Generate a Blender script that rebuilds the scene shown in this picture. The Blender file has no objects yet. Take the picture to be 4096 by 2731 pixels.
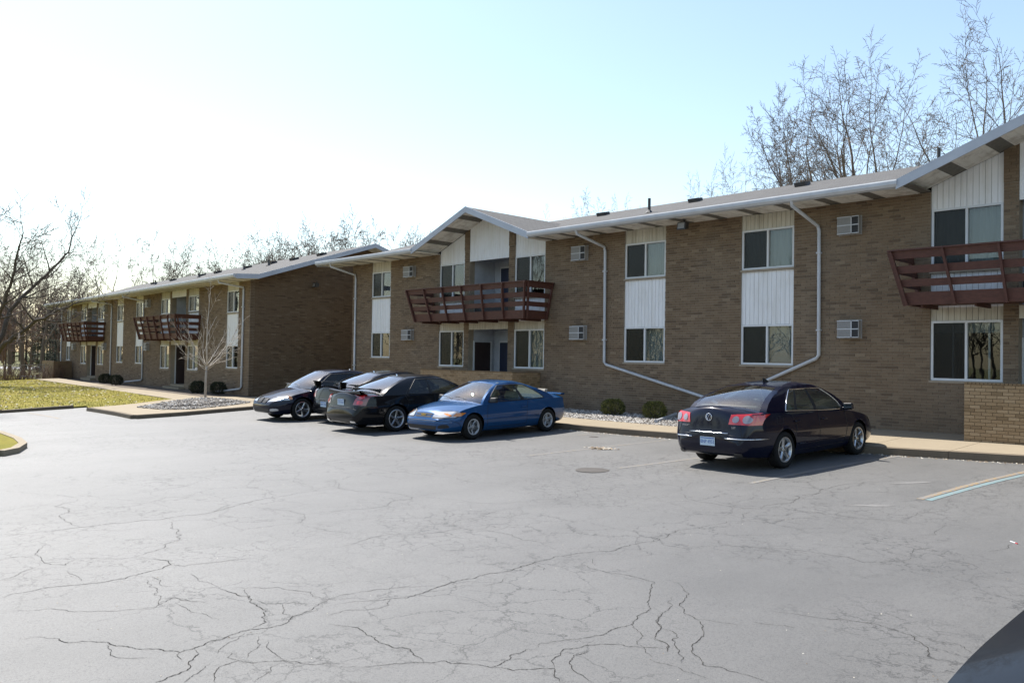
import bpy, bmesh, math, random
from mathutils import Vector, Matrix, noise
from mathutils.bvhtree import BVHTree

R = random.Random(7)
sc = bpy.context.scene
COL = sc.collection
PI = math.pi

# ------------------------------------------------------------------ camera
F_PX, YAW, PITCH, ROLL = 3310.3, math.radians(-46.603), math.radians(1.1428), math.radians(0.9312)
CAM = Vector((0.0, -20.0, 1.8602))
_f = Vector((math.sin(YAW)*math.cos(PITCH), math.cos(YAW)*math.cos(PITCH), math.sin(PITCH)))
_r0 = Vector((math.cos(YAW), -math.sin(YAW), 0))
_u0 = _r0.cross(_f)
CR = _r0*math.cos(ROLL) + _u0*math.sin(ROLL)
CU = -_r0*math.sin(ROLL) + _u0*math.cos(ROLL)
CF = _f
cam = bpy.data.cameras.new('camera')
cam.lens = 36*F_PX/4096
cam.sensor_width = 36
cam.sensor_fit = 'HORIZONTAL'
cam.clip_start = 0.05
cam.clip_end = 3000
co = bpy.data.objects.new('camera', cam)
COL.objects.link(co)
M3 = Matrix((CR, CU, -CF)).transposed()
co.matrix_world = Matrix.Translation(CAM) @ M3.to_4x4()
sc.camera = co

# ------------------------------------------------------------------ sky, sun, exposure
TO_SUN = Vector((-0.70, 0.025, 1.0)).normalized()
EL = math.asin(TO_SUN.z)
AZ = math.atan2(TO_SUN.x, TO_SUN.y)
w = bpy.data.worlds.new('World')
sc.world = w
w.use_nodes = True
nt = w.node_tree
bg = nt.nodes['Background']
sky = nt.nodes.new('ShaderNodeTexSky')
sky.sky_type = 'NISHITA'
sky.sun_disc = False
sky.sun_elevation = EL
sky.sun_rotation = AZ
sky.altitude = 0
sky.air_density = 1.2
sky.dust_density = 0.8
sky.ozone_density = 0.1
nt.links.new(sky.outputs[0], bg.inputs[0])
bg.inputs[1].default_value = 0.122
sl = bpy.data.lights.new('sun', 'SUN')
sl.energy = 5.0
sl.angle = math.radians(0.53)
sl.color = (1.0, 0.955, 0.88)
so = bpy.data.objects.new('sun', sl)
COL.objects.link(so)
so.location = (-30, 0, 60)
so.rotation_euler = (-TO_SUN).to_track_quat('-Z', 'Y').to_euler()
sc.view_settings.view_transform = 'Standard'
sc.view_settings.look = 'None'
sc.view_settings.gamma = 1
sc.view_settings.exposure = 0.86
sc.render.engine = 'CYCLES'
sc.cycles.max_bounces = 8
sc.cycles.transparent_max_bounces = 12
sc.cycles.use_denoising = True

# ------------------------------------------------------------------ pixel rays used to find where things stand
def ray(x, y):
    return CF + CR*((x-2048)/F_PX) - CU*((y-1365.5)/F_PX)

def ss(t):
    t = min(max(t, 0), 1)
    return t*t*(3-2*t)

def G(X, Y):
    """height of the natural ground / asphalt"""
    return (0.02*(min(max(Y, -9.5), -3.1)+3.1) + 0.012*max(0, min(X, -3)+13)*ss((Y+10)/5)
            - 0.1*ss((-26-X)/8) - 0.1*ss((-40-X)/30))

def gnd(x, y, off=0.0):
    d = ray(x, y)
    Z = 0.0
    P = None
    for _ in range(50):
        t = (Z+off-CAM.z)/d.z
        P = CAM + d*t
        Z = .5*Z + .5*G(P.x, P.y)
    return P

def at_depth(x, depth):
    """ground position below image column x at the given distance along the view axis"""
    d = ray(x, 1365.5+(1431-1365.5)+(x-2048)*0.01625)
    P = CAM + d*depth
    return Vector((P.x, P.y, G(P.x, P.y)))

def topz(x, y, depth):
    d = ray(x, y)
    return (CAM + d*depth).z

def to_px(P):
    d = Vector(P)-CAM
    z = d.dot(CF)
    if z < .05:
        return None
    return (2048+F_PX*d.dot(CR)/z, 1365.5-F_PX*d.dot(CU)/z, z)

# ------------------------------------------------------------------ object helpers
def tag(o, label=None, cat=None, group=None, kind=None):
    if label: o['label'] = label
    if cat: o['category'] = cat
    if group: o['group'] = group
    if kind: o['kind'] = kind
    return o

def link(o, parent=None):
    COL.objects.link(o)
    if parent is not None:
        o.parent = parent
    return o

def empty(name, loc=(0, 0, 0), rz=0.0, parent=None):
    o = bpy.data.objects.new(name, None)
    o.empty_display_size = .3
    o.location = loc
    o.rotation_euler = (0, 0, rz)
    return link(o, parent)

class MB:
    def __init__(self):
        self.v = []; self.f = []; self.t = []
    def quad(self, a, b, c, d, t=.5):
        n = len(self.v); self.v += [tuple(a), tuple(b), tuple(c), tuple(d)]; self.f.append((n, n+1, n+2, n+3)); self.t.append(t)
    def tri(self, a, b, c, t=.5):
        n = len(self.v); self.v += [tuple(a), tuple(b), tuple(c)]; self.f.append((n, n+1, n+2)); self.t.append(t)
    def box(self, x0, x1, y0, y1, z0, z1, t=.5, skip=()):
        n = len(self.v)
        self.v += [(x0,y0,z0),(x1,y0,z0),(x1,y1,z0),(x0,y1,z0),(x0,y0,z1),(x1,y0,z1),(x1,y1,z1),(x0,y1,z1)]
        for k, q in (('b',(0,3,2,1)),('t',(4,5,6,7)),('f',(0,1,5,4)),('r',(1,2,6,5)),('k',(2,3,7,6)),('l',(3,0,4,7))):
            if k in skip: continue
            self.f.append(tuple(n+i for i in q)); self.t.append(t)
    def hexa(self, p, t=.5):
        """8 points, bottom ring then top ring"""
        n = len(self.v); self.v += [tuple(q) for q in p]
        for q in ((0,3,2,1),(4,5,6,7),(0,1,5,4),(1,2,6,5),(2,3,7,6),(3,0,4,7)):
            self.f.append(tuple(n+i for i in q)); self.t.append(t)
    def bar(self, a, b, w, h, up=(0, 0, 1), t=.5):
        a = Vector(a); b = Vector(b); d = (b-a).normalized(); u = Vector(up)
        s = d.cross(u).normalized()*(w/2); u2 = s.cross(d).normalized()*(h/2)
        self.hexa([a-s-u2, a+s-u2, b+s-u2, b-s-u2, a-s+u2, a+s+u2, b+s+u2, b-s+u2], t)
    def tube(self, pts, rad, n=6, t=.5, cap=True):
        pts = [Vector(p) for p in pts]
        if not hasattr(rad, '__len__'): rad = [rad]*len(pts)
        base = len(self.v); m = len(pts)
        ref = None
        for i, p in enumerate(pts):
            d = (pts[min(i+1, m-1)]-pts[max(i-1, 0)])
            if d.length < 1e-9: d = Vector((0, 0, 1))
            d.normalize()
            if ref is None:
                ref = Vector((0, 0, 1)) if abs(d.z) < .9 else Vector((1, 0, 0))
                s = d.cross(ref).normalized()
            else:
                s = (s - d*s.dot(d))
                s = s.normalized() if s.length > 1e-6 else d.orthogonal().normalized()
            q = d.cross(s)
            for k in range(n):
                a = 2*PI*k/n
                self.v.append(tuple(p + (s*math.cos(a)+q*math.sin(a))*rad[i]))
        for i in range(m-1):
            for k in range(n):
                k2 = (k+1) % n
                self.f.append((base+i*n+k, base+i*n+k2, base+(i+1)*n+k2, base+(i+1)*n+k)); self.t.append(t)
        if cap:
            self.f.append(tuple(base+k for k in reversed(range(n)))); self.t.append(t)
            self.f.append(tuple(base+(m-1)*n+k for k in range(n))); self.t.append(t)
    def lathe(self, prof, n=24, axis='y', t=.5, c=(0, 0, 0)):
        """prof: (radius, along-axis)"""
        base = len(self.v); m = len(prof)
        for r, a in prof:
            for k in range(n):
                an = 2*PI*k/n
                if axis == 'y': self.v.append((c[0]+r*math.cos(an), c[1]+a, c[2]+r*math.sin(an)))
                elif axis == 'x': self.v.append((c[0]+a, c[1]+r*math.cos(an), c[2]+r*math.sin(an)))
                else: self.v.append((c[0]+r*math.cos(an), c[1]+r*math.sin(an), c[2]+a))
        for i in range(m-1):
            for k in range(n):
                k2 = (k+1) % n
                self.f.append((base+i*n+k, base+(i+1)*n+k, base+(i+1)*n+k2, base+i*n+k2)); self.t.append(t)
    def grid(self, rows, t=.5, flip=False):
        base = len(self.v); m = len(rows); n = len(rows[0])
        for r in rows: self.v += [tuple(p) for p in r]
        for i in range(m-1):
            for k in range(n-1):
                q = (base+i*n+k, base+i*n+k+1, base+(i+1)*n+k+1, base+(i+1)*n+k)
                self.f.append(q[::-1] if flip else q); self.t.append(t)
    def mesh(self, name, mat=None, smooth=False, recalc=False, merge=0):
        me = bpy.data.meshes.new(name)
        me.from_pydata(self.v, [], self.f)
        if any(x != .5 for x in self.t):
            at = me.attributes.new('tint', 'FLOAT', 'FACE')
            at.data.foreach_set('value', self.t)
        if recalc or merge:
            bm = bmesh.new(); bm.from_mesh(me)
            if merge: bmesh.ops.remove_doubles(bm, verts=bm.verts, dist=merge)
            if recalc: bmesh.ops.recalc_face_normals(bm, faces=bm.faces)
            bm.to_mesh(me); bm.free()
        if smooth:
            me.polygons.foreach_set('use_smooth', [True]*len(me.polygons))
        if mat: me.materials.append(mat)
        me.update()
        return me
    def build(self, name, mat=None, parent=None, smooth=False, recalc=False, merge=0, loc=None):
        o = bpy.data.objects.new(name, self.mesh(name, mat, smooth, recalc, merge))
        if loc is not None: o.location = loc
        return link(o, parent)

def inst(name, me, parent=None, loc=(0, 0, 0), rot=(0, 0, 0), scale=(1, 1, 1)):
    o = bpy.data.objects.new(name, me)
    o.location = loc; o.rotation_euler = rot; o.scale = scale
    return link(o, parent)

def smooth_by_angle(o, ang=35):
    me = o.data
    bm = bmesh.new(); bm.from_mesh(me)
    a = math.radians(ang)
    for e in bm.edges:
        e.smooth = not (len(e.link_faces) == 2 and e.calc_face_angle(0) > a)
    for f in bm.faces: f.smooth = True
    bm.to_mesh(me); bm.free()

# ------------------------------------------------------------------ materials
def new_mat(name):
    m = bpy.data.materials.new(name); m.use_nodes = True
    return m, m.node_tree, m.node_tree.nodes['Principled BSDF']

def N(nt, typ, **kw):
    n = nt.nodes.new(typ)
    for k, v in kw.items(): setattr(n, k, v)
    return n

def obj_coords(nt, scale=1.0, world=True):
    if world:
        g = N(nt, 'ShaderNodeNewGeometry'); return g.outputs['Position']
    tc = N(nt, 'ShaderNodeTexCoord'); return tc.outputs['Object']

def noise_tex(nt, co_, scale, detail=4, rough=.55, vec_scale=None):
    n = N(nt, 'ShaderNodeTexNoise')
    n.inputs['Scale'].default_value = scale; n.inputs['Detail'].default_value = detail; n.inputs['Roughness'].default_value = rough
    if vec_scale:
        mp = N(nt, 'ShaderNodeMapping'); mp.inputs['Scale'].default_value = vec_scale
        nt.links.new(co_, mp.inputs[0]); nt.links.new(mp.outputs[0], n.inputs['Vector'])
    else:
        nt.links.new(co_, n.inputs['Vector'])
    return n.outputs['Fac']

def ramp(nt, fac, stops):
    r = N(nt, 'ShaderNodeValToRGB')
    el = r.color_ramp.elements
    while len(el) < len(stops): el.new(.5)
    for e, (p, c) in zip(el, stops):
        e.position = p; e.color = (c, c, c, 1) if isinstance(c, (int, float)) else (*c, 1)
    nt.links.new(fac, r.inputs[0])
    return r.outputs[0]

def mix(nt, fac, a, b, mode='MIX'):
    m = N(nt, 'ShaderNodeMix', data_type='RGBA', blend_type=mode)
    for s, v in ((m.inputs[0], fac), (m.inputs[6], a), (m.inputs[7], b)):
        if hasattr(v, 'links'): nt.links.new(v, s)
        elif isinstance(v, (int, float)): s.default_value = v if s is m.inputs[0] else (v, v, v, 1)
        else: s.default_value = (*v, 1)
    return m.outputs[2]

def bump(nt, bs, h, strength=.3, dist=.01):
    b = N(nt, 'ShaderNodeBump'); b.inputs['Strength'].default_value = strength; b.inputs['Distance'].default_value = dist
    nt.links.new(h, b.inputs['Height']); nt.links.new(b.outputs[0], bs.inputs['Normal'])

def simple(name, col, rough=.6, var=.15, scale=8, metal=0., spec=.5, coat=0., bmp=0., bscale=60, world=True, vscale=None):
    m, nt, bs = new_mat(name)
    co_ = obj_coords(nt, world=world)
    f = noise_tex(nt, co_, scale, 5, .6, vscale)
    lo = tuple(c*(1-var) for c in col); hi = tuple(min(1, c*(1+var)) for c in col)
    nt.links.new(ramp(nt, f, [(.3, lo), (.7, hi)]), bs.inputs['Base Color'])
    bs.inputs['Roughness'].default_value = rough; bs.inputs['Metallic'].default_value = metal
    bs.inputs['Specular IOR Level'].default_value = spec
    if coat:
        bs.inputs['Coat Weight'].default_value = coat; bs.inputs['Coat Roughness'].default_value = .03
    if bmp: bump(nt, bs, noise_tex(nt, co_, bscale, 4, .6), bmp, .01)
    return m

MAT = {}
BRK = [(0, (.124, .086, .057)), (.25, (.170, .119, .077)), (.6, (.198, .139, .089)), (.85, (.214, .154, .101)), (1, (.265, .198, .132))]
def brick_mat(name, stops, dirt=.25):
    m, nt, bs = new_mat(name)
    at = N(nt, 'ShaderNodeAttribute', attribute_name='tint')
    co_ = obj_coords(nt)
    c = ramp(nt, at.outputs['Fac'], stops)
    n1 = noise_tex(nt, co_, 55, 5, .65)
    c = mix(nt, ramp(nt, n1, [(.3, 0.), (.75, .22)]), c, (.05, .042, .035))
    n2 = noise_tex(nt, co_, .55, 4, .6)
    c = mix(nt, ramp(nt, n2, [(.45, 0.), (.75, dirt)]), c, (.30, .27, .22))
    nt.links.new(c, bs.inputs['Base Color']); bs.inputs['Roughness'].default_value = .9
    bs.inputs['Specular IOR Level'].default_value = .2
    bump(nt, bs, noise_tex(nt, co_, 140, 3, .6), .25, .004)
    return m
MAT['brick'] = brick_mat('brick_tan_brown', BRK, .16)
MAT['brick_sand'] = brick_mat('brick_sand', [(0, (.22, .15, .082)), (.4, (.31, .215, .12)), (1, (.38, .275, .165))], .12)
MAT['brick_shade'] = brick_mat('brick_end_wall_shade', [(p, tuple(x*.74 for x in c)) for p, c in BRK], .06)  # facade brick darkened: shade on the far end wall put into its colour
MAT['mortar'] = simple('mortar', (.31, .26, .20), .95, .15, 3, spec=.1)
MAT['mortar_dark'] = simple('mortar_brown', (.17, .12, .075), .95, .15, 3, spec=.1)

def siding_mat():
    m, nt, bs = new_mat('white_siding')
    co_ = obj_coords(nt)
    streak = noise_tex(nt, co_, 1.0, 5, .65, (9, 9, .9))
    blot = noise_tex(nt, co_, 2.2, 4, .6)
    c = mix(nt, ramp(nt, streak, [(.46, 0.), (.72, .42)]), (.76, .76, .77), (.52, .49, .43))
    c = mix(nt, ramp(nt, blot, [(.5, 0.), (.8, .22)]), c, (.52, .50, .44))
    nt.links.new(c, bs.inputs['Base Color']); bs.inputs['Roughness'].default_value = .62
    return m
MAT['siding'] = siding_mat()
def siding_old():
    m, nt, bs = new_mat('weathered_cream_siding')
    co_ = obj_coords(nt)
    streak = noise_tex(nt, co_, 1.0, 5, .65, (11, 11, 1.1))
    c = mix(nt, ramp(nt, streak, [(.4, 0.), (.68, .6)]), (.56, .53, .45), (.30, .265, .20))
    nt.links.new(c, bs.inputs['Base Color']); bs.inputs['Roughness'].default_value = .75
    return m
MAT['siding_old'] = siding_old()
MAT['siding_grey'] = simple('grey_entry_siding', (.44, .46, .50), .7, .12, 3)
MAT['groove'] = simple('dark_groove', (.16, .14, .115), .9, .2)
MAT['white_frame'] = simple('white_vinyl', (.62, .63, .64), .45, .05, 4)
MAT['gutter'] = simple('white_painted_metal', (.47, .48, .50), .45, .10, 3)
MAT['fascia'] = simple('pale_painted_fascia', (.40, .425, .47), .55, .10, 2)
def soffit_mat():
    m, nt, bs = new_mat('peeling_soffit')
    co_ = obj_coords(nt)
    a = noise_tex(nt, co_, 2.5, 6, .7); b = noise_tex(nt, co_, 1, 5, .6, (14, 1.2, 6))
    c = mix(nt, ramp(nt, a, [(.48, 0.), (.62, .55)]), (.80, .78, .72), (.36, .31, .25))
    c = mix(nt, ramp(nt, b, [(.5, 0.), (.7, .4)]), c, (.48, .44, .37))
    nt.links.new(c, bs.inputs['Base Color']); bs.inputs['Roughness'].default_value = .8
    return m
MAT['soffit'] = soffit_mat()
MAT['soffit_dark'] = simple('dark_vent_strip', (.16, .15, .13), .8, .2, 12)
def shingle_mat():
    m, nt, bs = new_mat('grey_shingles')
    co_ = obj_coords(nt)
    br = N(nt, 'ShaderNodeTexBrick'); br.inputs['Scale'].default_value = 1.0
    mp = N(nt, 'ShaderNodeMapping'); mp.inputs['Scale'].default_value = (1, 1, 1)
    nt.links.new(co_, mp.inputs[0]); nt.links.new(mp.outputs[0], br.inputs['Vector'])
    br.inputs['Brick Width'].default_value = .3; br.inputs['Row Height'].default_value = .13; br.inputs['Mortar Size'].default_value = .012
    br.inputs['Color1'].default_value = (.075, .072, .070, 1); br.inputs['Color2'].default_value = (.105, .101, .097, 1); br.inputs['Mortar'].default_value = (.045, .043, .041, 1)
    n = noise_tex(nt, co_, 40, 4, .7)
    c = mix(nt, ramp(nt, n, [(.35, .35), (.65, 0.)]), br.outputs[0], (.035, .034, .033))
    nt.links.new(c, bs.inputs['Base Color']); bs.inputs['Roughness'].default_value = .9
    bump(nt, bs, n, .5, .01)
    return m
MAT['shingle'] = shingle_mat()
MAT['balcony'] = simple('red_brown_stain', (.080, .029, .020), .65, .25, 3, vscale=(3, 3, 8))
MAT['black_plastic'] = simple('black_plastic', (.018, .018, .02), .5, .2)
MAT['dark_metal'] = simple('dark_metal', (.035, .034, .034), .5, .2)
MAT['ac_grey'] = simple('ac_grey_enamel', (.30, .29, .28), .5, .08, 6)
MAT['ac_grille'] = simple('ac_louvre_grey', (.24, .235, .23), .6, .1, 30)
MAT['ac_dark'] = simple('ac_opening', (.02, .02, .022), .7, .1)
MAT['door_brown'] = simple('brown_door', (.035, .02, .018), .5, .15)
MAT['door_blue'] = simple('navy_door', (.014, .02, .05), .5, .15)
MAT['curtain'] = simple('pale_curtain', (.50, .50, .47), .9, .12, 6, vscale=(9, 9, .4))
MAT['blind'] = simple('white_blind', (.62, .62, .60), .8, .06, 5)
MAT['inside'] = simple('room_dark', (.06, .058, .055), .9, .2)
MAT['concrete'] = None
def concrete_mat(name, base, stain):
    m, nt, bs = new_mat(name)
    co_ = obj_coords(nt)
    a = noise_tex(nt, co_, 1.4, 6, .62); b = noise_tex(nt, co_, 45, 4, .7)
    c = mix(nt, ramp(nt, a, [(.35, 0.), (.75, .5)]), base, stain)
    c = mix(nt, ramp(nt, b, [(.4, .25), (.6, 0.)]), c, tuple(x*.6 for x in base))
    nt.links.new(c, bs.inputs['Base Color']); bs.inputs['Roughness'].default_value = .85
    bs.inputs['Specular IOR Level'].default_value = .3
    bump(nt, bs, b, .25, .006)
    return m
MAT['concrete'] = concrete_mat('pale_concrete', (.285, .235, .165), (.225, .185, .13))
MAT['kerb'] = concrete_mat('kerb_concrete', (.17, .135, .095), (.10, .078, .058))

def asphalt_mat():
    m, nt, bs = new_mat('worn_asphalt')
    co_ = obj_coords(nt)
    big = noise_tex(nt, co_, .16, 4, .55); mid = noise_tex(nt, co_, 1.1, 6, .65, (1, .45, 1)); fine = noise_tex(nt, co_, 60, 5, .8); grit = noise_tex(nt, co_, 150, 3, .7); spot = noise_tex(nt, co_, 5.5, 5, .7)
    c = ramp(nt, big, [(.3, (.108, .106, .102)), (.7, (.146, .1425, .136))])
    c = mix(nt, ramp(nt, mid, [(.42, 0.), (.8, .5)]), c, (.066, .065, .063))
    c = mix(nt, ramp(nt, spot, [(.62, 0.), (.74, .45)]), c, (.165, .160, .152))
    c = mix(nt, ramp(nt, spot, [(.27, .5), (.36, 0.)]), c, (.058, .056, .055))
    c = mix(nt, ramp(nt, fine, [(.36, .75), (.50, 0.)]), c, (.040, .039, .039))
    c = mix(nt, ramp(nt, grit, [(.58, 0.), (.70, .65)]), c, (.25, .245, .235))
    # crazing where the surface has broken up, in two sizes
    for sc1, amp, lo_, hi_, w1, w2, ms in ((1.5, .7, .455, .56, .006, .016, .21), (4.2, .35, .485, .58, .010, .032, .30)):
        nz = N(nt, 'ShaderNodeTexNoise'); nz.inputs['Scale'].default_value = sc1*1.1; nz.inputs['Detail'].default_value = 7; nz.inputs['Roughness'].default_value = .65
        nt.links.new(co_, nz.inputs['Vector'])
        sc_ = N(nt, 'ShaderNodeVectorMath', operation='SCALE'); sc_.inputs['Scale'].default_value = amp
        nt.links.new(nz.outputs['Color'], sc_.inputs[0])
        dist = N(nt, 'ShaderNodeVectorMath', operation='ADD'); nt.links.new(co_, dist.inputs[0]); nt.links.new(sc_.outputs[0], dist.inputs[1])
        vo = N(nt, 'ShaderNodeTexVoronoi', feature='DISTANCE_TO_EDGE'); vo.inputs['Scale'].default_value = sc1
        nt.links.new(dist.outputs[0], vo.inputs['Vector'])
        cr = ramp(nt, vo.outputs['Distance'], [(w1, 1.), (w2, 0.)])
        mk = ramp(nt, noise_tex(nt, co_, ms, 4, .65), [(lo_, 0.), (hi_, .8)])
        mm = N(nt, 'ShaderNodeMath', operation='MULTIPLY'); nt.links.new(cr, mm.inputs[0]); nt.links.new(mk, mm.inputs[1])
        c = mix(nt, mm.outputs[0], c, (.024, .023, .022))
    nt.links.new(c, bs.inputs['Base Color'])
    bs.inputs['Roughness'].default_value = .60
    bs.inputs['Specular IOR Level'].default_value = .62
    ad = N(nt, 'ShaderNodeMath', operation='ADD'); nt.links.new(fine, ad.inputs[0]); nt.links.new(grit, ad.inputs[1])
    bump(nt, bs, ad.outputs[0], .5, .008)
    return m
MAT['asphalt'] = asphalt_mat()
MAT['crack'] = simple('crack_filled_with_dirt', (.040, .037, .034), .95, .3, 20, spec=.1)
def paint_mat(name, col, wear):
    m, nt, bs = new_mat(name)
    co_ = obj_coords(nt)
    n = noise_tex(nt, co_, 14, 6, .75)
    c = mix(nt, ramp(nt, n, [(wear-.06, 1.), (wear+.06, 0.)]), col, (.17, .165, .16))
    nt.links.new(c, bs.inputs['Base Color']); bs.inputs['Roughness'].default_value = .7
    return m
MAT['yellow'] = paint_mat('faded_yellow_paint', (.27, .175, .065), .53)
MAT['yellow_pale'] = paint_mat('very_faded_yellow_paint', (.20, .155, .09), .56)
MAT['blue_paint'] = paint_mat('pale_blue_paint', (.14, .215, .225), .47)
MAT['scuff'] = paint_mat('white_scuff', (.155, .150, .142), .52)
MAT['rust_iron'] = simple('rusty_iron', (.062, .054, .048), .8, .25, 12, bmp=.3)
def grass_mat():
    m, nt, bs = new_mat('spring_grass')
    co_ = obj_coords(nt)
    a = noise_tex(nt, co_, .35, 5, .6); b = noise_tex(nt, co_, 12, 4, .7)
    c = ramp(nt, a, [(.3, (.165, .158, .026)), (.5, (.215, .185, .034)), (.7, (.25, .20, .046))])
    c = mix(nt, ramp(nt, b, [(.35, .45), (.6, 0.)]), c, (.10, .088, .024))
    nt.links.new(c, bs.inputs['Base Color']); bs.inputs['Roughness'].default_value = .95
    bs.inputs['Specular IOR Level'].default_value = .1
    bump(nt, bs, b, .6, .03)
    return m
MAT['grass'] = grass_mat()
def blade_mat():
    m, nt, bs = new_mat('grass_blades')
    at = N(nt, 'ShaderNodeAttribute', attribute_name='tint')
    c = ramp(nt, at.outputs['Fac'], [(0, (.15, .155, .024)), (.5, (.235, .205, .038)), (1, (.32, .26, .085))])
    nt.links.new(c, bs.inputs['Base Color']); bs.inputs['Roughness'].default_value = .8
    return m
MAT['blade'] = blade_mat()
def tint_mat(name, stops, rough=.85):
    m, nt, bs = new_mat(name)
    at = N(nt, 'ShaderNodeAttribute', attribute_name='tint')
    nt.links.new(ramp(nt, at.outputs['Fac'], stops), bs.inputs['Base Color']); bs.inputs['Roughness'].default_value = rough
    return m
MAT['stone'] = tint_mat('white_landscape_stone', [(0, (.07, .06, .05)), (.35, (.20, .175, .15)), (.75, (.34, .315, .28)), (1, (.60, .58, .54))])
MAT['leaf_litter'] = tint_mat('dry_leaf_litter', [(0, (.10, .06, .03)), (.5, (.34, .26, .17)), (1, (.75, .70, .60))])
MAT['soil'] = simple('bed_soil', (.085, .065, .048), .95, .3, 9, bmp=.5, bscale=30)
MAT['far_ground'] = simple('spring_lawn_far', (.13, .125, .04), .95, .3, .12)
MAT['street'] = simple('sunlit_street', (.33, .325, .32), .8, .1, .5)
def bark_mat(name, a, b):
    m, nt, bs = new_mat(name)
    co_ = obj_coords(nt)
    n = noise_tex(nt, co_, 1, 5, .7, (9, 9, 2))
    nt.links.new(ramp(nt, n, [(.3, a), (.7, b)]), bs.inputs['Base Color']); bs.inputs['Roughness'].default_value = .9
    bump(nt, bs, n, .6, .03)
    return m
MAT['bark'] = bark_mat('brown_grey_bark', (.075, .055, .042), (.155, .118, .09))
MAT['twig'] = bark_mat('twig_bark', (.11, .085, .068), (.21, .165, .135))
MAT['bark_dark'] = bark_mat('dark_bark', (.045, .036, .03), (.10, .08, .065))
MAT['twig_red'] = bark_mat('reddish_twigs', (.11, .066, .05), (.20, .125, .095))
MAT['bark_pale'] = bark_mat('pale_young_bark', (.30, .27, .23), (.50, .45, .39))
MAT['needle'] = tint_mat('conifer_needles', [(0, (.012, .02, .010)), (.6, (.03, .045, .02)), (1, (.055, .075, .03))])
MAT['shrub'] = tint_mat('yew_foliage', [(0, (.035, .042, .010)), (.5, (.12, .125, .025)), (1, (.22, .205, .05))])
MAT['shrub_dark'] = tint_mat('dark_yew_foliage', [(0, (.010, .014, .007)), (1, (.035, .045, .018))])
MAT['galv'] = simple('galvanised_wire', (.42, .42, .42), .5, .1, metal=.4)

def glass_mat(name, tint, refl=1.0, rough=.0):
    m = bpy.data.materials.new(name); m.use_nodes = True
    nt = m.node_tree; nt.nodes.clear()
    out = N(nt, 'ShaderNodeOutputMaterial')
    tr = N(nt, 'ShaderNodeBsdfTransparent'); tr.inputs[0].default_value = (*tint, 1)
    gl = N(nt, 'ShaderNodeBsdfGlossy'); gl.inputs['Roughness'].default_value = rough
    co_ = obj_coords(nt)
    b = N(nt, 'ShaderNodeBump'); b.inputs['Strength'].default_value = .06; b.inputs['Distance'].default_value = .02
    nt.links.new(noise_tex(nt, co_, 1.6, 2, .5), b.inputs['Height']); nt.links.new(b.outputs[0], gl.inputs['Normal'])
    fr = N(nt, 'ShaderNodeFresnel'); fr.inputs['IOR'].default_value = 1.5
    ge = N(nt, 'ShaderNodeNewGeometry'); ma = N(nt, 'ShaderNodeMath', operation='MULTIPLY_ADD'); ma.inputs[1].default_value = 1/1.5-1.5; ma.inputs[2].default_value = 1.5
    nt.links.new(ge.outputs['Backfacing'], ma.inputs[0]); nt.links.new(ma.outputs[0], fr.inputs['IOR'])
    mu = N(nt, 'ShaderNodeMath', operation='MULTIPLY'); mu.inputs[1].default_value = refl; mu.use_clamp = True
    nt.links.new(fr.outputs[0], mu.inputs[0])
    mx = N(nt, 'ShaderNodeMixShader')
    nt.links.new(mu.outputs[0], mx.inputs[0]); nt.links.new(tr.outputs[0], mx.inputs[1]); nt.links.new(gl.outputs[0], mx.inputs[2]); nt.links.new(mx.outputs[0], out.inputs[0])
    return m
MAT['glass'] = glass_mat('window_glass', (.72, .76, .76), 1.6)
MAT['screen'] = glass_mat('insect_screen_over_glass', (.38, .40, .41), .7, .25)
MAT['car_glass_black'] = glass_mat('black_privacy_glass', (.03, .035, .035), .12)
MAT['windscreen_glass'] = glass_mat('windscreen_glass', (.60, .68, .68), 2.6)
MAT['car_glass'] = glass_mat('car_glass', (.62, .70, .67), 1.5)
MAT['car_glass_dark'] = glass_mat('tinted_car_glass', (.42, .48, .46), 1.3)

# ------------------------------------------------------------------ sheets for ground, lawn, pavements
def poly_sheet(name, pts, zf, mat, step=1.0, skirt=0.0, parent=None, kind=None):
    bm = bmesh.new()
    vs = [bm.verts.new((p[0], p[1], 0)) for p in pts]
    f = bm.faces.new(vs)
    if f.normal.z < 0 or sum((pts[i][0]*pts[(i+1) % len(pts)][1]-pts[(i+1) % len(pts)][0]*pts[i][1]) for i in range(len(pts))) < 0:
        f.normal_flip()
    xs = [p[0] for p in pts]; ys = [p[1] for p in pts]
    for ax, lo, hi in ((0, min(xs), max(xs)), (1, min(ys), max(ys))):
        n = int((hi-lo)/step)
        for i in range(1, n+1):
            c = lo+(hi-lo)*i/(n+1)
            pc = (c, 0, 0) if ax == 0 else (0, c, 0)
            no = (1, 0, 0) if ax == 0 else (0, 1, 0)
            bmesh.ops.bisect_plane(bm, geom=bm.verts[:]+bm.edges[:]+bm.faces[:], plane_co=pc, plane_no=no, dist=1e-5)
    for v in bm.verts: v.co.z = zf(v.co.x, v.co.y)
    if skirt:
        be = [e for e in bm.edges if e.is_boundary]
        r = bmesh.ops.extrude_edge_only(bm, edges=be)
        for v in [g for g in r['geom'] if isinstance(g, bmesh.types.BMVert)]: v.co.z -= skirt
        bmesh.ops.recalc_face_normals(bm, faces=bm.faces)
        up = sum(f.normal.z*f.calc_area() for f in bm.faces)
        if up < 0: bmesh.ops.reverse_faces(bm, faces=bm.faces)
    me = bpy.data.meshes.new(name); bm.to_mesh(me); bm.free()
    me.materials.append(mat)
    o = bpy.data.objects.new(name, me)
    link(o, parent)
    if kind: o['kind'] = kind
    return o

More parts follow.
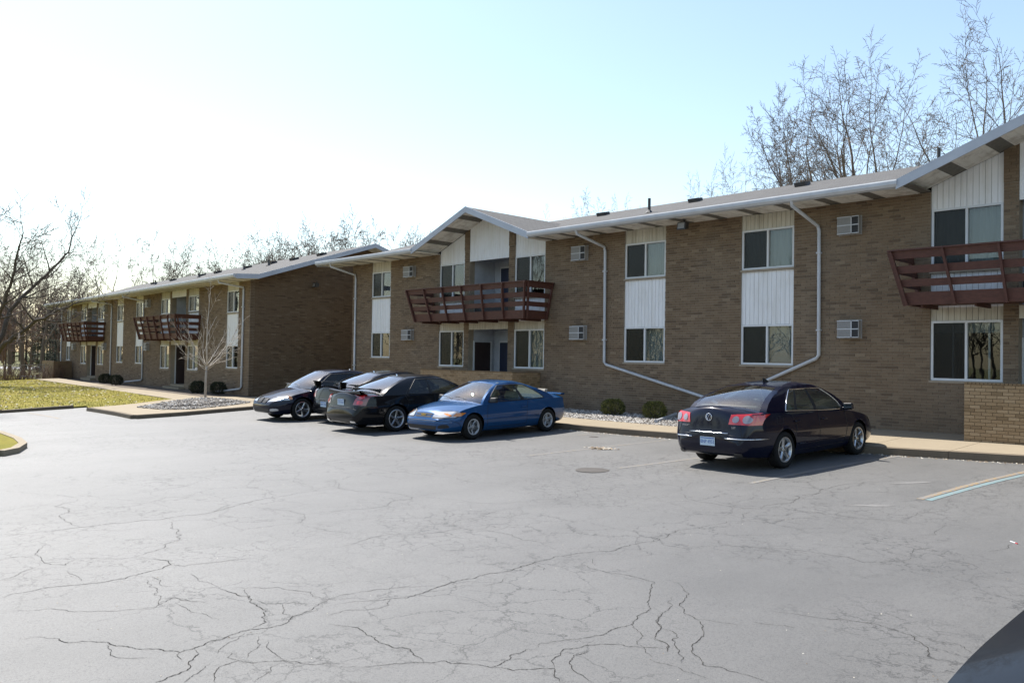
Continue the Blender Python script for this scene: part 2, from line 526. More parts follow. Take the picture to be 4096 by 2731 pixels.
def inside(p, poly):
    x, y = p[0], p[1]; c = False; j = len(poly)-1
    for i in range(len(poly)):
        if (poly[i][1] > y) != (poly[j][1] > y) and x < (poly[j][0]-poly[i][0])*(y-poly[i][1])/(poly[j][1]-poly[i][1])+poly[i][0]:
            c = not c
        j = i
    return c

def r1(u, v): return (u/2.13818, 1000+v/2.13818)
def lin(a, b, n): return [a+(b-a)*i/n for i in range(n+1)]

# the land out to the horizon
gx = [-900, -500, -300, -200, -150, -120, -100]+lin(-90, 20, 110)+[30, 60, 120, 250, 600]
gy = [-600, -250, -120, -80]+lin(-60, 12, 72)+[20, 40, 70, 120, 200, 400, 900]
b = MB()
b.grid([[(x, y, G(x, y)-.06) for x in gx] for y in gy])
o = b.build('ground', MAT['far_ground']); o['kind'] = 'structure'
# asphalt
b = MB()
b.grid([[(x, y, G(x, y)) for x in lin(-60, 26, 172)] for y in lin(-62, -2.0, 120)])
lot = b.build('parking_lot', MAT['asphalt']); lot['kind'] = 'structure'

# kerb line in front of the near building (front face of the pavement)
KERB = [(-27.0, -4.0), (-20, -3.9), (-15.1, -3.8), (-12.3, -3.69), (-9.6, -3.62), (-6.6, -3.34), (-4.6, -2.95), (-2, -2.75), (5, -2.7)]
def kerb_y(x):
    for (x0, y0), (x1, y1) in zip(KERB, KERB[1:]):
        if x <= x1: return y0+(y1-y0)*max(0, (x-x0))/(x1-x0)
    return KERB[-1][1]
def ZW(X, Y): return G(X, -3.1)+.13+.035*max(0, Y+3.5)
walk = empty('pavement', (-12, -3, 0)); walk['kind'] = 'structure'
def slab(poly, zf, name='slab', mat=None, skirt=.25, parent=walk):
    o = poly_sheet(name, [(p[0]-parent.location.x, p[1]-parent.location.y) for p in poly], lambda x, y: zf(x+parent.location.x, y+parent.location.y), mat or MAT['concrete'], .8, skirt, parent)
    return o
x = -27.0
while x < 4.8:
    x2 = min(x+1.52, 5)
    yb = -2.32 if x2 < -9.4 else -.03
    a = kerb_y(x+.006)+.15; c = kerb_y(x2-.006)+.15
    slab([(x+.006, a), (x2-.006, c), (x2-.006, yb), (x+.006, yb)], ZW)
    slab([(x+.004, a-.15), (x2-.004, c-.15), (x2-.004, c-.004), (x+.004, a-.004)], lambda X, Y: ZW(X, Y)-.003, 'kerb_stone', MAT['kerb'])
    x = x2
# planting bed between pavement and wall
bed = poly_sheet('planting_bed', [(-27, -2.315), (-9.5, -2.315), (-9.5, -.02), (-27, -.02)], lambda X, Y: ZW(X, Y)-.03, MAT['soil'], 1, .2, kind='structure')

# island at the end of the row, with gravel and a young tree
isl = empty('kerbed_island', (-29, -8, 0)); isl['kind'] = 'structure'
I1, I2, I3, I4 = [gnd(*r1(*p), .12) for p in ((770, 1345), (1150, 1408), (1700, 1370), (2252, 1325))]
IP = [I1, I2, I3, I4]
ISL = [(I1.x, I1.y), (I2.x, I2.y), (I3.x, I3.y), (I4.x, I4.y), (-27.0, -3.9), (-27.02, -2.4), (-31.4, -2.4), (-35.2, -4.9), (-34.6, -6.45)]
def ZI(X, Y): return G(X, Y)+.12
slab(ISL, ZI, 'island_slab', parent=isl)
# kerb face along the island
for a, c in ((I1, I2), (I2, I3), (I3, I4)):
    n = max(2, int((c-a).length/1.6))
    for i in range(n):
        p = a.lerp(c, i/n); q = a.lerp(c, (i+1)/n)
        d = (q-p).normalized(); nn = Vector((d.y, -d.x, 0))
        mb = MB()
        p2 = p+d*.005; q2 = q-d*.005
        L = isl.location
        mb.hexa([(v.x-L.x, v.y-L.y, v.z-L.z) for v in (
            Vector((p2.x, p2.y, G(p2.x, p2.y)-.15))+nn*.12, Vector((q2.x, q2.y, G(q2.x, q2.y)-.15))+nn*.12, Vector((q2.x, q2.y, G(q2.x, q2.y)-.15))+nn*.002, Vector((p2.x, p2.y, G(p2.x, p2.y)-.15))+nn*.002,
            Vector((p2.x, p2.y, ZI(p2.x, p2.y)-.004))+nn*.11, Vector((q2.x, q2.y, ZI(q2.x, q2.y)-.004))+nn*.11, Vector((q2.x, q2.y, ZI(q2.x, q2.y)-.004))+nn*.002, Vector((p2.x, p2.y, ZI(p2.x, p2.y)-.004))+nn*.002)])
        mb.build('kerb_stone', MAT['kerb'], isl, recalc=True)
# pavement in front of the far building
fw = empty('far_pavement', (-48, -5, 0)); fw['kind'] = 'structure'
fr = [(-34.62, -6.47), (-44.1, -5.95), (-64.5, -4.5)]; bk = [(-35.3, -4.95), (-47.6, -4.6), (-65, -2.8)]
def along(pl, t):
    t *= len(pl)-1; i = min(int(t), len(pl)-2); k = t-i
    return (pl[i][0]+(pl[i+1][0]-pl[i][0])*k, pl[i][1]+(pl[i+1][1]-pl[i][1])*k)
for i in range(18):
    a = along(fr, (i+.003)/18); c = along(fr, (i+.997)/18); d = along(bk, (i+.997)/18); e = along(bk, (i+.003)/18)
    slab([a, c, d, e], lambda X, Y: G(X, Y)+.085, parent=fw, skirt=.2)
# bed between that pavement and the far building
poly_sheet('far_planting_bed', [(-35.3, -4.93), (-47.6, -4.58), (-65, -2.78), (-70, -1.4), (-35.3, -2.7)], lambda X, Y: G(X, Y)+.05, MAT['soil'], 1.5, .2, kind='structure')

# lawn
K1 = gnd(0, 1652); K2 = gnd(229, 1637); K3 = gnd(346, 1629)
kd = (K1-K2).normalized()
LAWN = [(I1.x-.02, I1.y), (K3.x, K3.y), (K2.x, K2.y), (K1.x, K1.y), (K1.x+kd.x*14, K1.y+kd.y*14), (-75, -30), (-75, -3.7), (-64.6, -4.55), (-44.1, -5.97), (-34.62, -6.49)]
def ZL(X, Y): return G(X, Y)+.07+.03*noise.noise((X*.4, Y*.4, 0))
poly_sheet('lawn', LAWN, ZL, MAT['grass'], 1.0, .15, kind='structure')
# low concrete edging along the lawn
mb = MB()
pl = [K3.lerp(K2, .5), K2, K1, K1+kd*14]
L0 = K2.copy()
edge = empty('lawn_edging', L0); edge['kind'] = 'structure'
for a, c in zip(pl, pl[1:]):
    d = (c-a).normalized(); n = max(1, int((c-a).length/2.4))
    for i in range(n):
        p = a.lerp(c, i/n)+d*.01; q = a.lerp(c, (i+1)/n)-d*.01
        m2 = MB(); z0 = G(p.x, p.y)
        m2.bar(Vector((p.x, p.y, z0+.045))-L0, Vector((q.x, q.y, z0+.045))-L0, .14, .14)
        m2.build('kerb_stone', MAT['kerb'], edge)
# grassy kerbed tip at the left edge of the lot
T = [gnd(*p) for p in ((0, 1742), (68, 1768), (92, 1790), (58, 1812), (0, 1824))]
TIP = [(p.x, p.y) for p in T]+[(T[4].x-1.4, T[4].y-2.2), (-27.5, -19.5), (-31, -16.5)]
tip = empty('grass_tip', (T[2].x-1, T[2].y-.5, G(T[2].x, T[2].y))); tip['kind'] = 'structure'
L1 = tip.location
poly_sheet('turf', [(p[0]-L1.x, p[1]-L1.y) for p in TIP], lambda X, Y: .085, MAT['grass'], .8, .2, tip)
for i in range(-1, 5):
    p = Vector((*TIP[i], 0)); q = Vector((*TIP[i+1], 0))
    m2 = MB(); d = (q-p).normalized()
    m2.bar(Vector((p.x-L1.x, p.y-L1.y, .03)), Vector((q.x-L1.x, q.y-L1.y, .03)), .15, .14+.006*i)
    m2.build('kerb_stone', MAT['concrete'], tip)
# street and far verge beyond the fence
mb = MB()
mb.quad((-118, -60, -.24), (-104, -60, -.24), (-106, 60, -.24), (-121, 60, -.24))
o = mb.build('street', MAT['street']); o['kind'] = 'structure'

# ------------------------------------------------------------------ brickwork
BH, BL = .0715, .258
def brickwork(parent, wall, courses, tf, mat, world, nbig=300, seed=1, length=BL, height=BH):
    """courses: list of (z0,z1,[(u0,u1)..]); tf(u,out,z)->local point; the nearest whole bricks become objects, the rest one mesh"""
    rr = random.Random(seed)
    items = []
    for k, (z0, z1, iv) in enumerate(courses):
        off = (.5 if k % 2 else 0)+(.12 if k % 4 == 1 else 0)
        for (u0, u1) in iv:
            u = math.floor(u0/length)*length-length+off*length
            while u < u1:
                a = max(u, u0); c = min(u+length, u1); u += length
                if c-a < .035: continue
                items.append((a+.005, c-.005, z0+.005, z1-.005, abs((c-a)-length) < 1e-4))
    def key(it):
        p = to_px(world @ Vector(tf((it[0]+it[1])/2, .01, (it[2]+it[3])/2)))
        if p is None or not (0 < p[0] < 4096 and 0 < p[1] < 2731) or not it[4]: return 1e9
        return p[2]
    order = sorted(range(len(items)), key=lambda i: key(items[i]))
    big = [i for i in order[:nbig] if key(items[i]) < 1e8]
    bigset = set(big)
    def tint():
        q = rr.random()
        return rr.uniform(0, .22) if q < .16 else (rr.uniform(.88, 1) if q > .95 else rr.uniform(.3, .85))
    mb = MB()
    def addb(m, a, c, z0, z1, p, t, org=None):
        q = [tf(a, p, z0), tf(c, p, z0), tf(c, p, z1), tf(a, p, z1), tf(a, 0, z0), tf(c, 0, z0), tf(c, 0, z1), tf(a, 0, z1)]
        if org is not None: q = [Vector(v)-org for v in q]
        n = len(m.v); m.v += [tuple(v) for v in q]
        for f in ((0, 1, 2, 3), (1, 5, 6, 2), (4, 0, 3, 7), (3, 2, 6, 7), (4, 5, 1, 0)):
            m.f.append(tuple(n+i for i in f)); m.t.append(t)
    for i, it in enumerate(items):
        if i in bigset: continue
        addb(mb, it[0], it[1], it[2], it[3], rr.uniform(.008, .013), tint())
    o = mb.build('brick_courses', mat, parent); o['kind'] = 'stuff'
    var = []
    for k in range(14):
        m = MB(); addb(m, -length/2+.005, length/2-.005, -height/2+.005, height/2-.005, rr.uniform(.008, .013), tint(), Vector(tf(0, 0, 0)))
        var.append(m.mesh('brick', mat))
    for i in big:
        it = items[i]
        inst('brick', rr.choice(var), wall, Vector(tf((it[0]+it[1])/2, 0, (it[2]+it[3])/2)))
    return o

# ------------------------------------------------------------------ building parts
def window(parent, x0, x1, z0, z1, kind, rr, y=.05, div=.5):
    fw_ = .05
    m = MB()
    m.box(x0, x1, y-.03, y+.07, z0, z0+fw_); m.box(x0, x1, y-.03, y+.07, z1-fw_, z1)
    m.box(x0, x0+fw_, y-.028, y+.068, z0+fw_, z1-fw_); m.box(x1-fw_, x1, y-.028, y+.068, z0+fw_, z1-fw_)
    xm = x0+(x1-x0)*div
    m.box(xm-.025, xm+.025, y-.02, y+.06, z0+fw_, z1-fw_)
    wn = m.build('window', MAT['white_frame'], parent)
    g = MB(); g.box(x0+fw_, xm-.025, y+.012, y+.018, z0+fw_, z1-fw_); g.build('screen_pane', MAT['screen'], wn)
    g = MB(); g.box(xm+.025, x1-fw_, y+.03, y+.036, z0+fw_, z1-fw_); g.build('pane', MAT['glass'], wn)
    if kind in ('curtain', 'half'):
        c = MB(); n = 26
        xa = x0+.02 if kind == 'curtain' else xm-.1
        rows = []
        for k in range(n*2+1):
            xx = xa+(x1-.02-xa)*k/(n*2); yy = y+.16+.018*math.sin(k*1.25+rr.random()*.5)
            rows.append([(xx, yy, z0+.02), (xx, yy, z1-.02)])
        c.grid(rows); c.build('curtain', MAT['curtain'], wn, smooth=True)
    elif kind in ('blind', 'blindlow'):
        c = MB(); zb = z0+.06 if kind == 'blind' else z1-(z1-z0)*.22
        n = int((z1-.04-zb)/.026)
        for k in range(n):
            z = z1-.04-k*.026
            c.quad((x0+.03, y+.115, z), (x1-.03, y+.115, z), (x1-.03, y+.095, z-.024), (x0+.03, y+.095, z-.024))
        c.build('blind', MAT['blind'], wn)
        if kind == 'blindlow':
            c = MB()
            for fx in (.30, .80): c.box(x0+(x1-x0)*fx-.02, x0+(x1-x0)*fx+.02, y+.07, y+.09, z0+fw_, z1-fw_)
            c.build('sash_stile', MAT['white_frame'], wn)
    s = MB(); s.box(x0-.03, x1+.03, y-.075, y-.032, z0-.055, z0-.002); s.build('sill', MAT['mortar'], wn)
    return wn

def panel(parent, x0, x1, z0, z1, mat, rr, y=.04, bw=.128, detail=True, ztop=None):
    """vertical board siding; ztop(x) gives a sloping top"""
    zt = ztop or (lambda x: z1)
    m = MB()
    m.hexa([(x0, y+.012, z0), (x1, y+.012, z0), (x1, y+.03, z0), (x0, y+.03, z0), (x0, y+.012, zt(x0)), (x1, y+.012, zt(x1)), (x1, y+.03, zt(x1)), (x0, y+.03, zt(x0))])
    if ztop:
        xm = (x0+x1)/2
        m = MB()
        for a, c in ((x0, xm), (xm, x1)):
            m.hexa([(a, y+.012, z0), (c, y+.012, z0), (c, y+.03, z0), (a, y+.03, z0), (a, y+.012, zt(a)-.004), (c, y+.012, zt(c)-.004), (c, y+.03, zt(c)-.004), (a, y+.03, zt(a)-.004)])
    p = m.build('siding_panel', MAT['groove'], parent)
    n = max(1, round((x1-x0)/bw)); wd = (x1-x0)/n
    if not detail:
        m = MB()
        for k in range(n):
            a = x0+k*wd+.004; c = x0+(k+1)*wd-.004
            m.box(a, c, y-.004, y+.012, z0, z1)
        m.build('boards', mat, p); return p
    if ztop is None:
        me = MB(); me.box(-wd/2+.004, wd/2-.004, -.008, .008, 0, z1-z0); me = me.mesh('board', mat)
        for k in range(n):
            inst('board', me, p, (x0+(k+.5)*wd, y+.004+rr.uniform(-.002, .002), z0+rr.uniform(0, .006)))
    else:
        for k in range(n):
            a = x0+k*wd+.004; c = x0+(k+1)*wd-.004; m = MB()
            m.hexa([(a, y-.004, z0), (c, y-.004, z0), (c, y+.012, z0), (a, y+.012, z0), (a, y-.004, zt(a)), (c, y-.004, zt(c)), (c, y+.012, zt(c)), (a, y+.012, zt(a))])
            m.build('board', mat, p)
    return p

def aircon(parent, x0, x1, z0, z1, dep=.16):
    m = MB(); m.box(x0, x1, -dep, .0, z0, z1); m.box(x0-.02, x1+.02, -.02, -.012, z0-.02, z1+.02)
    a = m.build('air_conditioner', MAT['ac_grey'], parent)
    xs = x0+(x1-x0)*.66
    g = MB()
    for k in range(12):
        z = z0+.02+(z1-z0-.04)*k/12
        g.box(x0+.02, xs-.01, -dep-.008, -dep-.002, z, z+(z1-z0-.04)/12-.006)
    g.build('louvre_grille', MAT['ac_grille'], a)
    g = MB(); g.box(xs+.01, x1-.02, -dep-.006, -dep-.001, z0+.02, z1-.02); g.build('exhaust_opening', MAT['ac_dark'], a)
    g = MB(); zm = (z0+z1)/2
    g.box(x0, x1, -dep-.014, -dep-.0085, zm-.012, zm+.012); g.box(xs-.012, xs+.012, -dep-.0145, -dep-.009, z0, z1)
    g.box(x0, x1, -dep-.0145, -dep-.009, z0, z0+.02); g.box(x0, x1, -dep-.0145, -dep-.009, z1-.02, z1)
    g.build('face_frame', MAT['gutter'], a)

def balcony(parent, xc, zb=3.18, zt=4.38, wb=3.0, wt=3.28, yb=-1.05, yt=-1.30):
    """boat-shaped balcony: three rails and a deep bottom fascia on outward leaning posts"""
    d = MB(); d.box(xc-wb+.06, xc+wb-.06, yb+.06, -.012, zb+.03, zb+.10)
    for k in range(6):
        x = xc-wb+.3+k*(2*wb-.6)/5; d.box(x-.02, x+.02, yb+.1, -.02, zb-.06, zb+.03)
    bal = d.build('balcony', MAT['balcony'], parent)
    def P(side, s, z, out=0.0):
        k = (z-zb)/(zt-zb); w_ = wb+(wt-wb)*k; y = yb+(yt-yb)*k
        if side == 'f': return Vector((xc+s*w_, y-out, z))
        return Vector((xc+side*(w_+out), y*(1-s)-.02*s, z))
    def rail(z0, z1, th, name):
        for side in ('f', 1, -1):
            m = MB()
            s0, s1 = (-1, 1) if side == 'f' else (0, 1)
            q = [P(side, s0, z0, 0), P(side, s1, z0, 0), P(side, s1, z0, -th), P(side, s0, z0, -th), P(side, s0, z1, 0), P(side, s1, z1, 0), P(side, s1, z1, -th), P(side, s0, z1, -th)]
            m.hexa(q); m.build(name, MAT['balcony'], bal, recalc=True)
    rail(zb, zb+.275, .045, 'fascia_board')
    rail(zb+.40, zb+.555, .036, 'rail'); rail(zb+.69, zb+.855, .036, 'rail'); rail(zb+1.01, zt-.012, .036, 'rail')
    for side in ('f', 1, -1):
        m = MB(); a, c = (P(side, -1, zt, .02), P(side, 1, zt, .02)) if side == 'f' else (P(side, 0, zt, .0), P(side, 1, zt, .0))
        m.bar(a+Vector((0, .03, .0)), c+Vector((0, .03, .0)), .12, .03); m.build('cap_rail', MAT['balcony'], bal)
    def post(side, s):
        m = MB(); a = P(side, s, zb-.01, .035); c = P(side, s, zt-.02, .035)
        dr = Vector((1, 0, 0)) if side == 'f' else Vector((0, 1, 0))
        m.bar(a, c, .05, .075, (0, -1, .2) if side == 'f' else (side, 0, .2)); m.build('post', MAT['balcony'], bal)
    for k in range(7): post('f', -1+.012+2*(1-.012)*k/6)
    for sd in (1, -1):
        post(sd, .06); post(sd, .94)
    return bal

def downspout(parent, pts, r=.045):
    m = MB(); m.tube(pts, r, 8)
    o = m.build('downspout', MAT['gutter'], parent)
    smooth_by_angle(o, 50)
    s = MB()
    p, q = Vector(pts[3]), Vector(pts[4])
    for t in (.18, .8):
        z = p.z+(q.z-p.z)*t; x = p.x+(q.x-p.x)*t
        s.box(x-.055, x+.055, -.125, -.013, z-.02, z+.02)
    s.build('strap', MAT['gutter'], o)

def floodlight(parent, x, y, z, down=True):
    m = MB(); m.tube([(x, y, z+.13), (x, y, z+.02)], .02, 6); m.tube([(x, y, z+.13), (x, y, z+.12)], .06, 10)
    a = m.build('floodlight', MAT['dark_metal'], parent)
    h = MB(); h.hexa([(x-.14, y-.16, z-.16), (x+.14, y-.16, z-.16), (x+.10, y+.06, z-.13), (x-.10, y+.06, z-.13), (x-.14, y-.12, z+.06), (x+.14, y-.12, z+.06), (x+.1, y+.08, z+.04), (x-.1, y+.08, z+.04)])
    h.build('lamp_housing', MAT['dark_metal'], a)
    g = MB(); g.quad((x-.11, y-.167, z-.13), (x+.11, y-.167, z-.13), (x+.11, y-.140, z+.03), (x-.11, y-.140, z+.03)); g.build('lamp_glass', MAT['ac_grille'], a)

def make_building(name, label, loc, rz, x0, x1, soff, base, Z, bays, dorms, acs, downs, seed, ridge_y=5.95, ridge_z=7.85, end_over=(1.3, 1.3), detail=True, side_brick=None, kinds=None, gables=True):
    rr = random.Random(seed)
    root = empty(name, loc, rz); tag(root, label, 'building')
    bpy.context.view_layer.update()
    W = root.matrix_world.copy()
    ut, ub, lt, lb, db, dut = Z['ut'], Z['ub'], Z['lt'], Z['lb'], Z['db'], Z['ut']
    # solid pieces of the front: (xa, xb, z0, z1)
    cuts = []
    for a, c in bays: cuts.append((a, c, 'bay'))
    for dx in dorms:
        q = [dx, dx+1.5, dx+1.8, dx+3.93, dx+4.23, dx+5.73]
        cuts += [(q[0], q[1], 'dwin'), (q[1], q[2], 'pil'), (q[2], q[3], 'rec'), (q[3], q[4], 'pil'), (q[4], q[5], 'dwin')]
    cuts.sort()
    solids = []; cur = x0
    for a, c, k in cuts:
        if a > cur+1e-6: solids.append((cur, a, base, soff))
        if k == 'bay': solids.append((a, c, base, lb-.05))
        elif k == 'dwin': solids.append((a, c, base, db-.05))
        elif k == 'pil': solids.append((a, c, base, soff))
        cur = c
    if x1 > cur: solids.append((cur, x1, base, soff))
    m = MB()
    for a, c, z0, z1 in solids: m.box(a, c, 0, .24, z0, z1)
    wall = m.build('wall', MAT['mortar'], root)
    courses = []
    k = 0; z = base
    while z < soff-.02:
        z1 = min(z+BH, soff)
        iv = []
        for a, c, s0, s1 in solids:
            if s1 >= z+BH*.6:
                if iv and abs(iv[-1][1]-a) < 1e-6: iv[-1] = (iv[-1][0], c)
                else: iv.append((a, c))
        courses.append((z, z1, iv)); z += BH
    brickwork(root, wall, courses, lambda u, o_, zz: (u, -o_, zz), MAT['brick'], W, 300, seed)
    # back and end walls
    depth = ridge_y*2
    for xx, nm, br in ((x0, 'end_wall', side_brick == 'left'), (x1, 'end_wall', side_brick == 'right')):
        m = MB()
        xa, xb = (xx, xx+.24) if xx == x0 else (xx-.24, xx)
        zr = ridge_z-.12
        def gz(y): return soff+.02+(zr-soff)*(1-abs(y-ridge_y)/ridge_y)
        ys = [.25, ridge_y, depth]
        for ya, yb in zip(ys, ys[1:]):
            m.hexa([(xa, ya, base), (xb, ya, base), (xb, yb, base), (xa, yb, base), (xa, ya, gz(ya)), (xb, ya, gz(ya)), (xb, yb, gz(yb)), (xa, yb, gz(yb))])
        ew = m.build(nm, MAT['mortar_dark'] if br else MAT['mortar'], root)  # bricked end gets darker mortar, shade between the buildings put into the colour
        if br:
            cs = []; z = base
            while z < zr-.1:
                half = depth/2 if z+BH < soff else ridge_y*(1-(z+BH-soff)/(zr-soff))
                if half < .2: break
                cs.append((z, z+BH, [(max(.005, ridge_y-half), ridge_y+half)])); z += BH
            sg = 1 if xx == x1 else -1
            brickwork(root, ew, cs, lambda u, o_, zz: (xx+sg*o_, u, zz), MAT['brick_shade'], W, 60, seed+5)  # same brick as the front, with this wall's shade painted into the tints
    m = MB(); m.box(x0+.25, x1-.25, depth-.24, depth, base, soff); m.build('back_wall', MAT['mortar'], root)
    m = MB(); m.box(x0+.25, x1-.25, 1.6, 1.68, base, soff); m.build('inner_wall', MAT['inside'], root)
    m = MB(); m.box(x0+.25, x1-.25, .26, 1.55, (lt+ub)/2-.1, (lt+ub)/2+.1); m.build('floor_slab', MAT['inside'], root)
    # roof
    e0, e1 = x0-end_over[0], x1+end_over[1]
    gy_ = -1.08; zg = soff+.14
    zw = soff+.20
    prof = [(gy_, zg), (-.05, zw), (ridge_y, ridge_z), (depth+.05, zw), (depth+1.08, zg)]
    m = MB()
    gaps0 = [(dx-.28, dx+6.01) for dx in dorms] if gables else []
    spans = []; cur = e0
    for a, c in gaps0: spans.append((cur, a)); cur = c
    spans.append((cur, e1))
    for k_, ((ya, za), (yb, zb)) in enumerate(zip(prof, prof[1:])):
        todo = [(a, c, ya, za) for a, c in (spans if k_ < 2 else [(e0, e1)])]
        if k_ == 1: todo += [(a, c, .13, za+(zb-za)*(.13-ya)/(yb-ya)) for a, c in gaps0]
        for a, c, y_, z_ in todo:
            m.hexa([(a, y_, z_-.05), (c, y_, z_-.05), (c, yb, zb-.05), (a, yb, zb-.05), (a, y_, z_), (c, y_, z_), (c, yb, zb), (a, yb, zb)])
    roof = m.build('roof', MAT['shingle'], root)
    # rake boards on the ends
    for ex, s in ((e0, -1), (e1, 1)):
        for (ya, za), (yb, zb) in zip(prof, prof[1:]):
            m = MB(); a, c = sorted((ex+s*.003, ex+s*.035))
            m.hexa([(a, ya, za-.20), (c, ya, za-.20), (c, yb, zb-.20), (a, yb, zb-.20), (a, ya, za+.012), (c, ya, za+.012), (c, yb, zb+.012), (a, yb, zb+.012)])
            m.build('rake_board', MAT['fascia'], roof)
        m = MB()
        for (ya, za), (yb, zb) in zip(prof[1:], prof[2:-1]):
            m.hexa([(min(ex, ex-s*1.2), ya, za-.19), (max(ex, ex-s*1.2), ya, za-.19), (max(ex, ex-s*1.2), yb, zb-.19), (min(ex, ex-s*1.2), yb, zb-.19), (min(ex, ex-s*1.2), ya, za-.16), (max(ex, ex-s*1.2), ya, za-.16), (max(ex, ex-s*1.2), yb, zb-.16), (min(ex, ex-s*1.2), yb, zb-.16)])
        m.build('rake_soffit', MAT['soffit'], roof)
    # gutter and soffit pieces, interrupted by the cross gables
    gaps = [(dx-.30, dx+6.03) for dx in dorms] if gables else []
    segs = []; cur = e0
    for a, c in gaps:
        segs.append((cur, a)); cur = c
    segs.append((cur, e1))
    for a, c in segs:
        if c-a < .2: continue
        m = MB()
        gp = [(gy_-.005, soff-.02), (gy_-.09, soff-.01), (gy_-.13, soff+.05), (gy_-.13, soff+.12), (gy_-.12, soff+.15)]
        rows = [[(xx, y, z) for xx in (a, c)] for y, z in gp]
        m.grid(rows); inner = [[(xx, y+.012, z) for xx in (a, c)] for y, z in gp]
        m.grid(inner, flip=True)
        for xx in (a, c):
            n = len(m.v); m.v += [(xx, y, z) for y, z in gp]+[(xx, gy_-.005, soff+.15)]; m.f.append(tuple(range(n, n+6))); m.t.append(.5)
        m.build('gutter', MAT['gutter'], roof)
        m = MB(); m.box(a, c, gy_-.02, gy_, soff-.03, soff+.13); m.build('fascia', MAT['fascia'], roof)
    pitch = 1.08; xx = e0+.05; k0 = math.ceil((e0+.1)/pitch)
    def in_gap(x): return any(a < x < c for a, c in gaps)
    edges = []
    x = math.floor(e0/pitch)*pitch
    while x < e1:
        for a, c, dark in ((x, x+.30, True), (x+.30, x+pitch, False)):
            a2, c2 = max(a, e0+.02), min(c, e1-.02)
            for g0, g1 in gaps:
                if a2 < g0+.3 < c2: c2 = g0+.3
                if a2 < g1-.3 < c2: a2 = g1-.3
            if c2-a2 < .04 or any(g0+.3 <= a2 and c2 <= g1-.3 for g0, g1 in gaps): continue
            m = MB(); z = soff+(.012 if dark else 0); m.box(a2+.001, c2-.001, gy_+.005, -.002, z, z+.02)
            m.build('vent_strip' if dark else 'soffit_board', MAT['soffit_dark'] if dark else MAT['soffit'], roof)
        x += pitch
    # cross gables
    for dx in dorms:
        xc = dx+2.865
        zp = soff+1.36 if gables else None
        def gline(x, xc=xc, zp=zp):
            return zp-.14-abs(x-xc)*(zp-.14-(soff+.0))/3.17
        if gables:
            hw = 3.17; ze = soff+.14
            yb_ = (zp-zw)/((ridge_z-zw)/ridge_y)+.1
            for s in (-1, 1):
                m = MB()
                y0_, y1_ = gy_-.06, yb_
                m.hexa([(xc, y0_, zp-.07), (xc+s*hw, y0_, ze-.07), (xc+s*hw, y1_, ze-.07), (xc, y1_, zp-.07), (xc, y0_, zp), (xc+s*hw, y0_, ze), (xc+s*hw, y1_, ze), (xc, y1_, zp)])
                m.build('gable_roof', MAT['shingle'], roof, recalc=True)
                m = MB()
                m.hexa([(xc, y0_-.035, zp-.20), (xc+s*(hw+.02), y0_-.035, ze-.21), (xc+s*(hw+.02), y0_-.002, ze-.21), (xc, y0_-.002, zp-.20), (xc, y0_-.035, zp+.015), (xc+s*(hw+.02), y0_-.035, ze+.012), (xc+s*(hw+.02), y0_-.002, ze+.012), (xc, y0_-.002, zp+.015)])
                m.build('gable_fascia', MAT['fascia'], roof, recalc=True)
                # sloping soffit with dark strips
                cutsx = [0, .25, .55, 1.15, 1.45, 2.1, 2.4, 3.17]
                for i, (a, c) in enumerate(zip(cutsx, cutsx[1:])):
                    dark = i % 2 == 1
                    za = zp-.15-(a/hw)*(zp-ze)-.0; zc = zp-.15-(c/hw)*(zp-ze)
                    if dark: za += .012; zc += .012
                    m = MB()
                    m.hexa([(xc+s*a, y0_+.002, za), (xc+s*c, y0_+.002, zc), (xc+s*c, -.003, zc), (xc+s*a, -.003, za), (xc+s*a, y0_+.002, za+.02), (xc+s*c, y0_+.002, zc+.02), (xc+s*c, -.003, zc+.02), (xc+s*a, -.003, za+.02)])
                    m.build('vent_strip' if dark else 'soffit_board', MAT['soffit_dark'] if dark else MAT['soffit'], roof, recalc=True)
        q = [dx, dx+1.5, dx+1.8, dx+3.93, dx+4.23, dx+5.73]
        tops = {}
        zt = (lambda x: gline(x)) if gables else (lambda x: soff)
        ztp = zt if gables else None
        for a, c in ((q[0], q[1]), (q[4], q[5])):
            panel(root, a, c, dut, soff, MAT['siding_old'] if not gables else MAT['siding'], rr, detail=detail, ztop=ztp)
        panel(root, q[2], q[3], dut-.0, soff, MAT['siding'], rr, y=.0, detail=detail, ztop=ztp)
        if gables:
            for a, c in ((q[1], q[2]), (q[3], q[4])):
                m = MB(); m.hexa([(a, -.012, soff), (c, -.012, soff), (c, .2, soff), (a, .2, soff), (a, -.012, zt(a)), (c, -.012, zt(c)), (c, .2, zt(c)), (a, .2, zt(a))])
                pw = m.build('pilaster_top', MAT['mortar_dark'], root)
                bs_ = []
                z = soff
                while z+BH < max(zt(a), zt(c)):
                    bs_.append((z, z+BH, [(a, c)])); z += BH
                brickwork(pw, pw, bs_, lambda u, o_, zz: (u, -.012-o_, zz), MAT['brick'], W, 0, seed+9)
        kk = kinds.get(round(dx, 2), ['dark']*4) if kinds else ['dark']*4
        # upper windows: behind the balcony; low panel beneath
        window(root, q[0]+.01, q[1]-.01, 4.0 if gables else ub+.2, dut, kk[0], rr); window(root, q[4]+.01, q[5]-.01, 4.0 if gables else ub+.2, dut, kk[1], rr)
        zl0 = 4.0-.06 if gables else ub+.14
        for a, c in ((q[0], q[1]), (q[4], q[5])):
            panel(root, a, c, lt+.29, zl0, MAT['siding'], rr, detail=detail)
            panel(root, a, c, lt, lt+.29, MAT['siding_old'], rr, y=.045, detail=detail)
            window(root, a+.01, c-.01, db, lt, kk[2] if a == q[0] else kk[3], rr)
        panel(root, q[2], q[3], lt+.02, lt+.30, MAT['siding_old'], rr, y=.0, detail=detail)
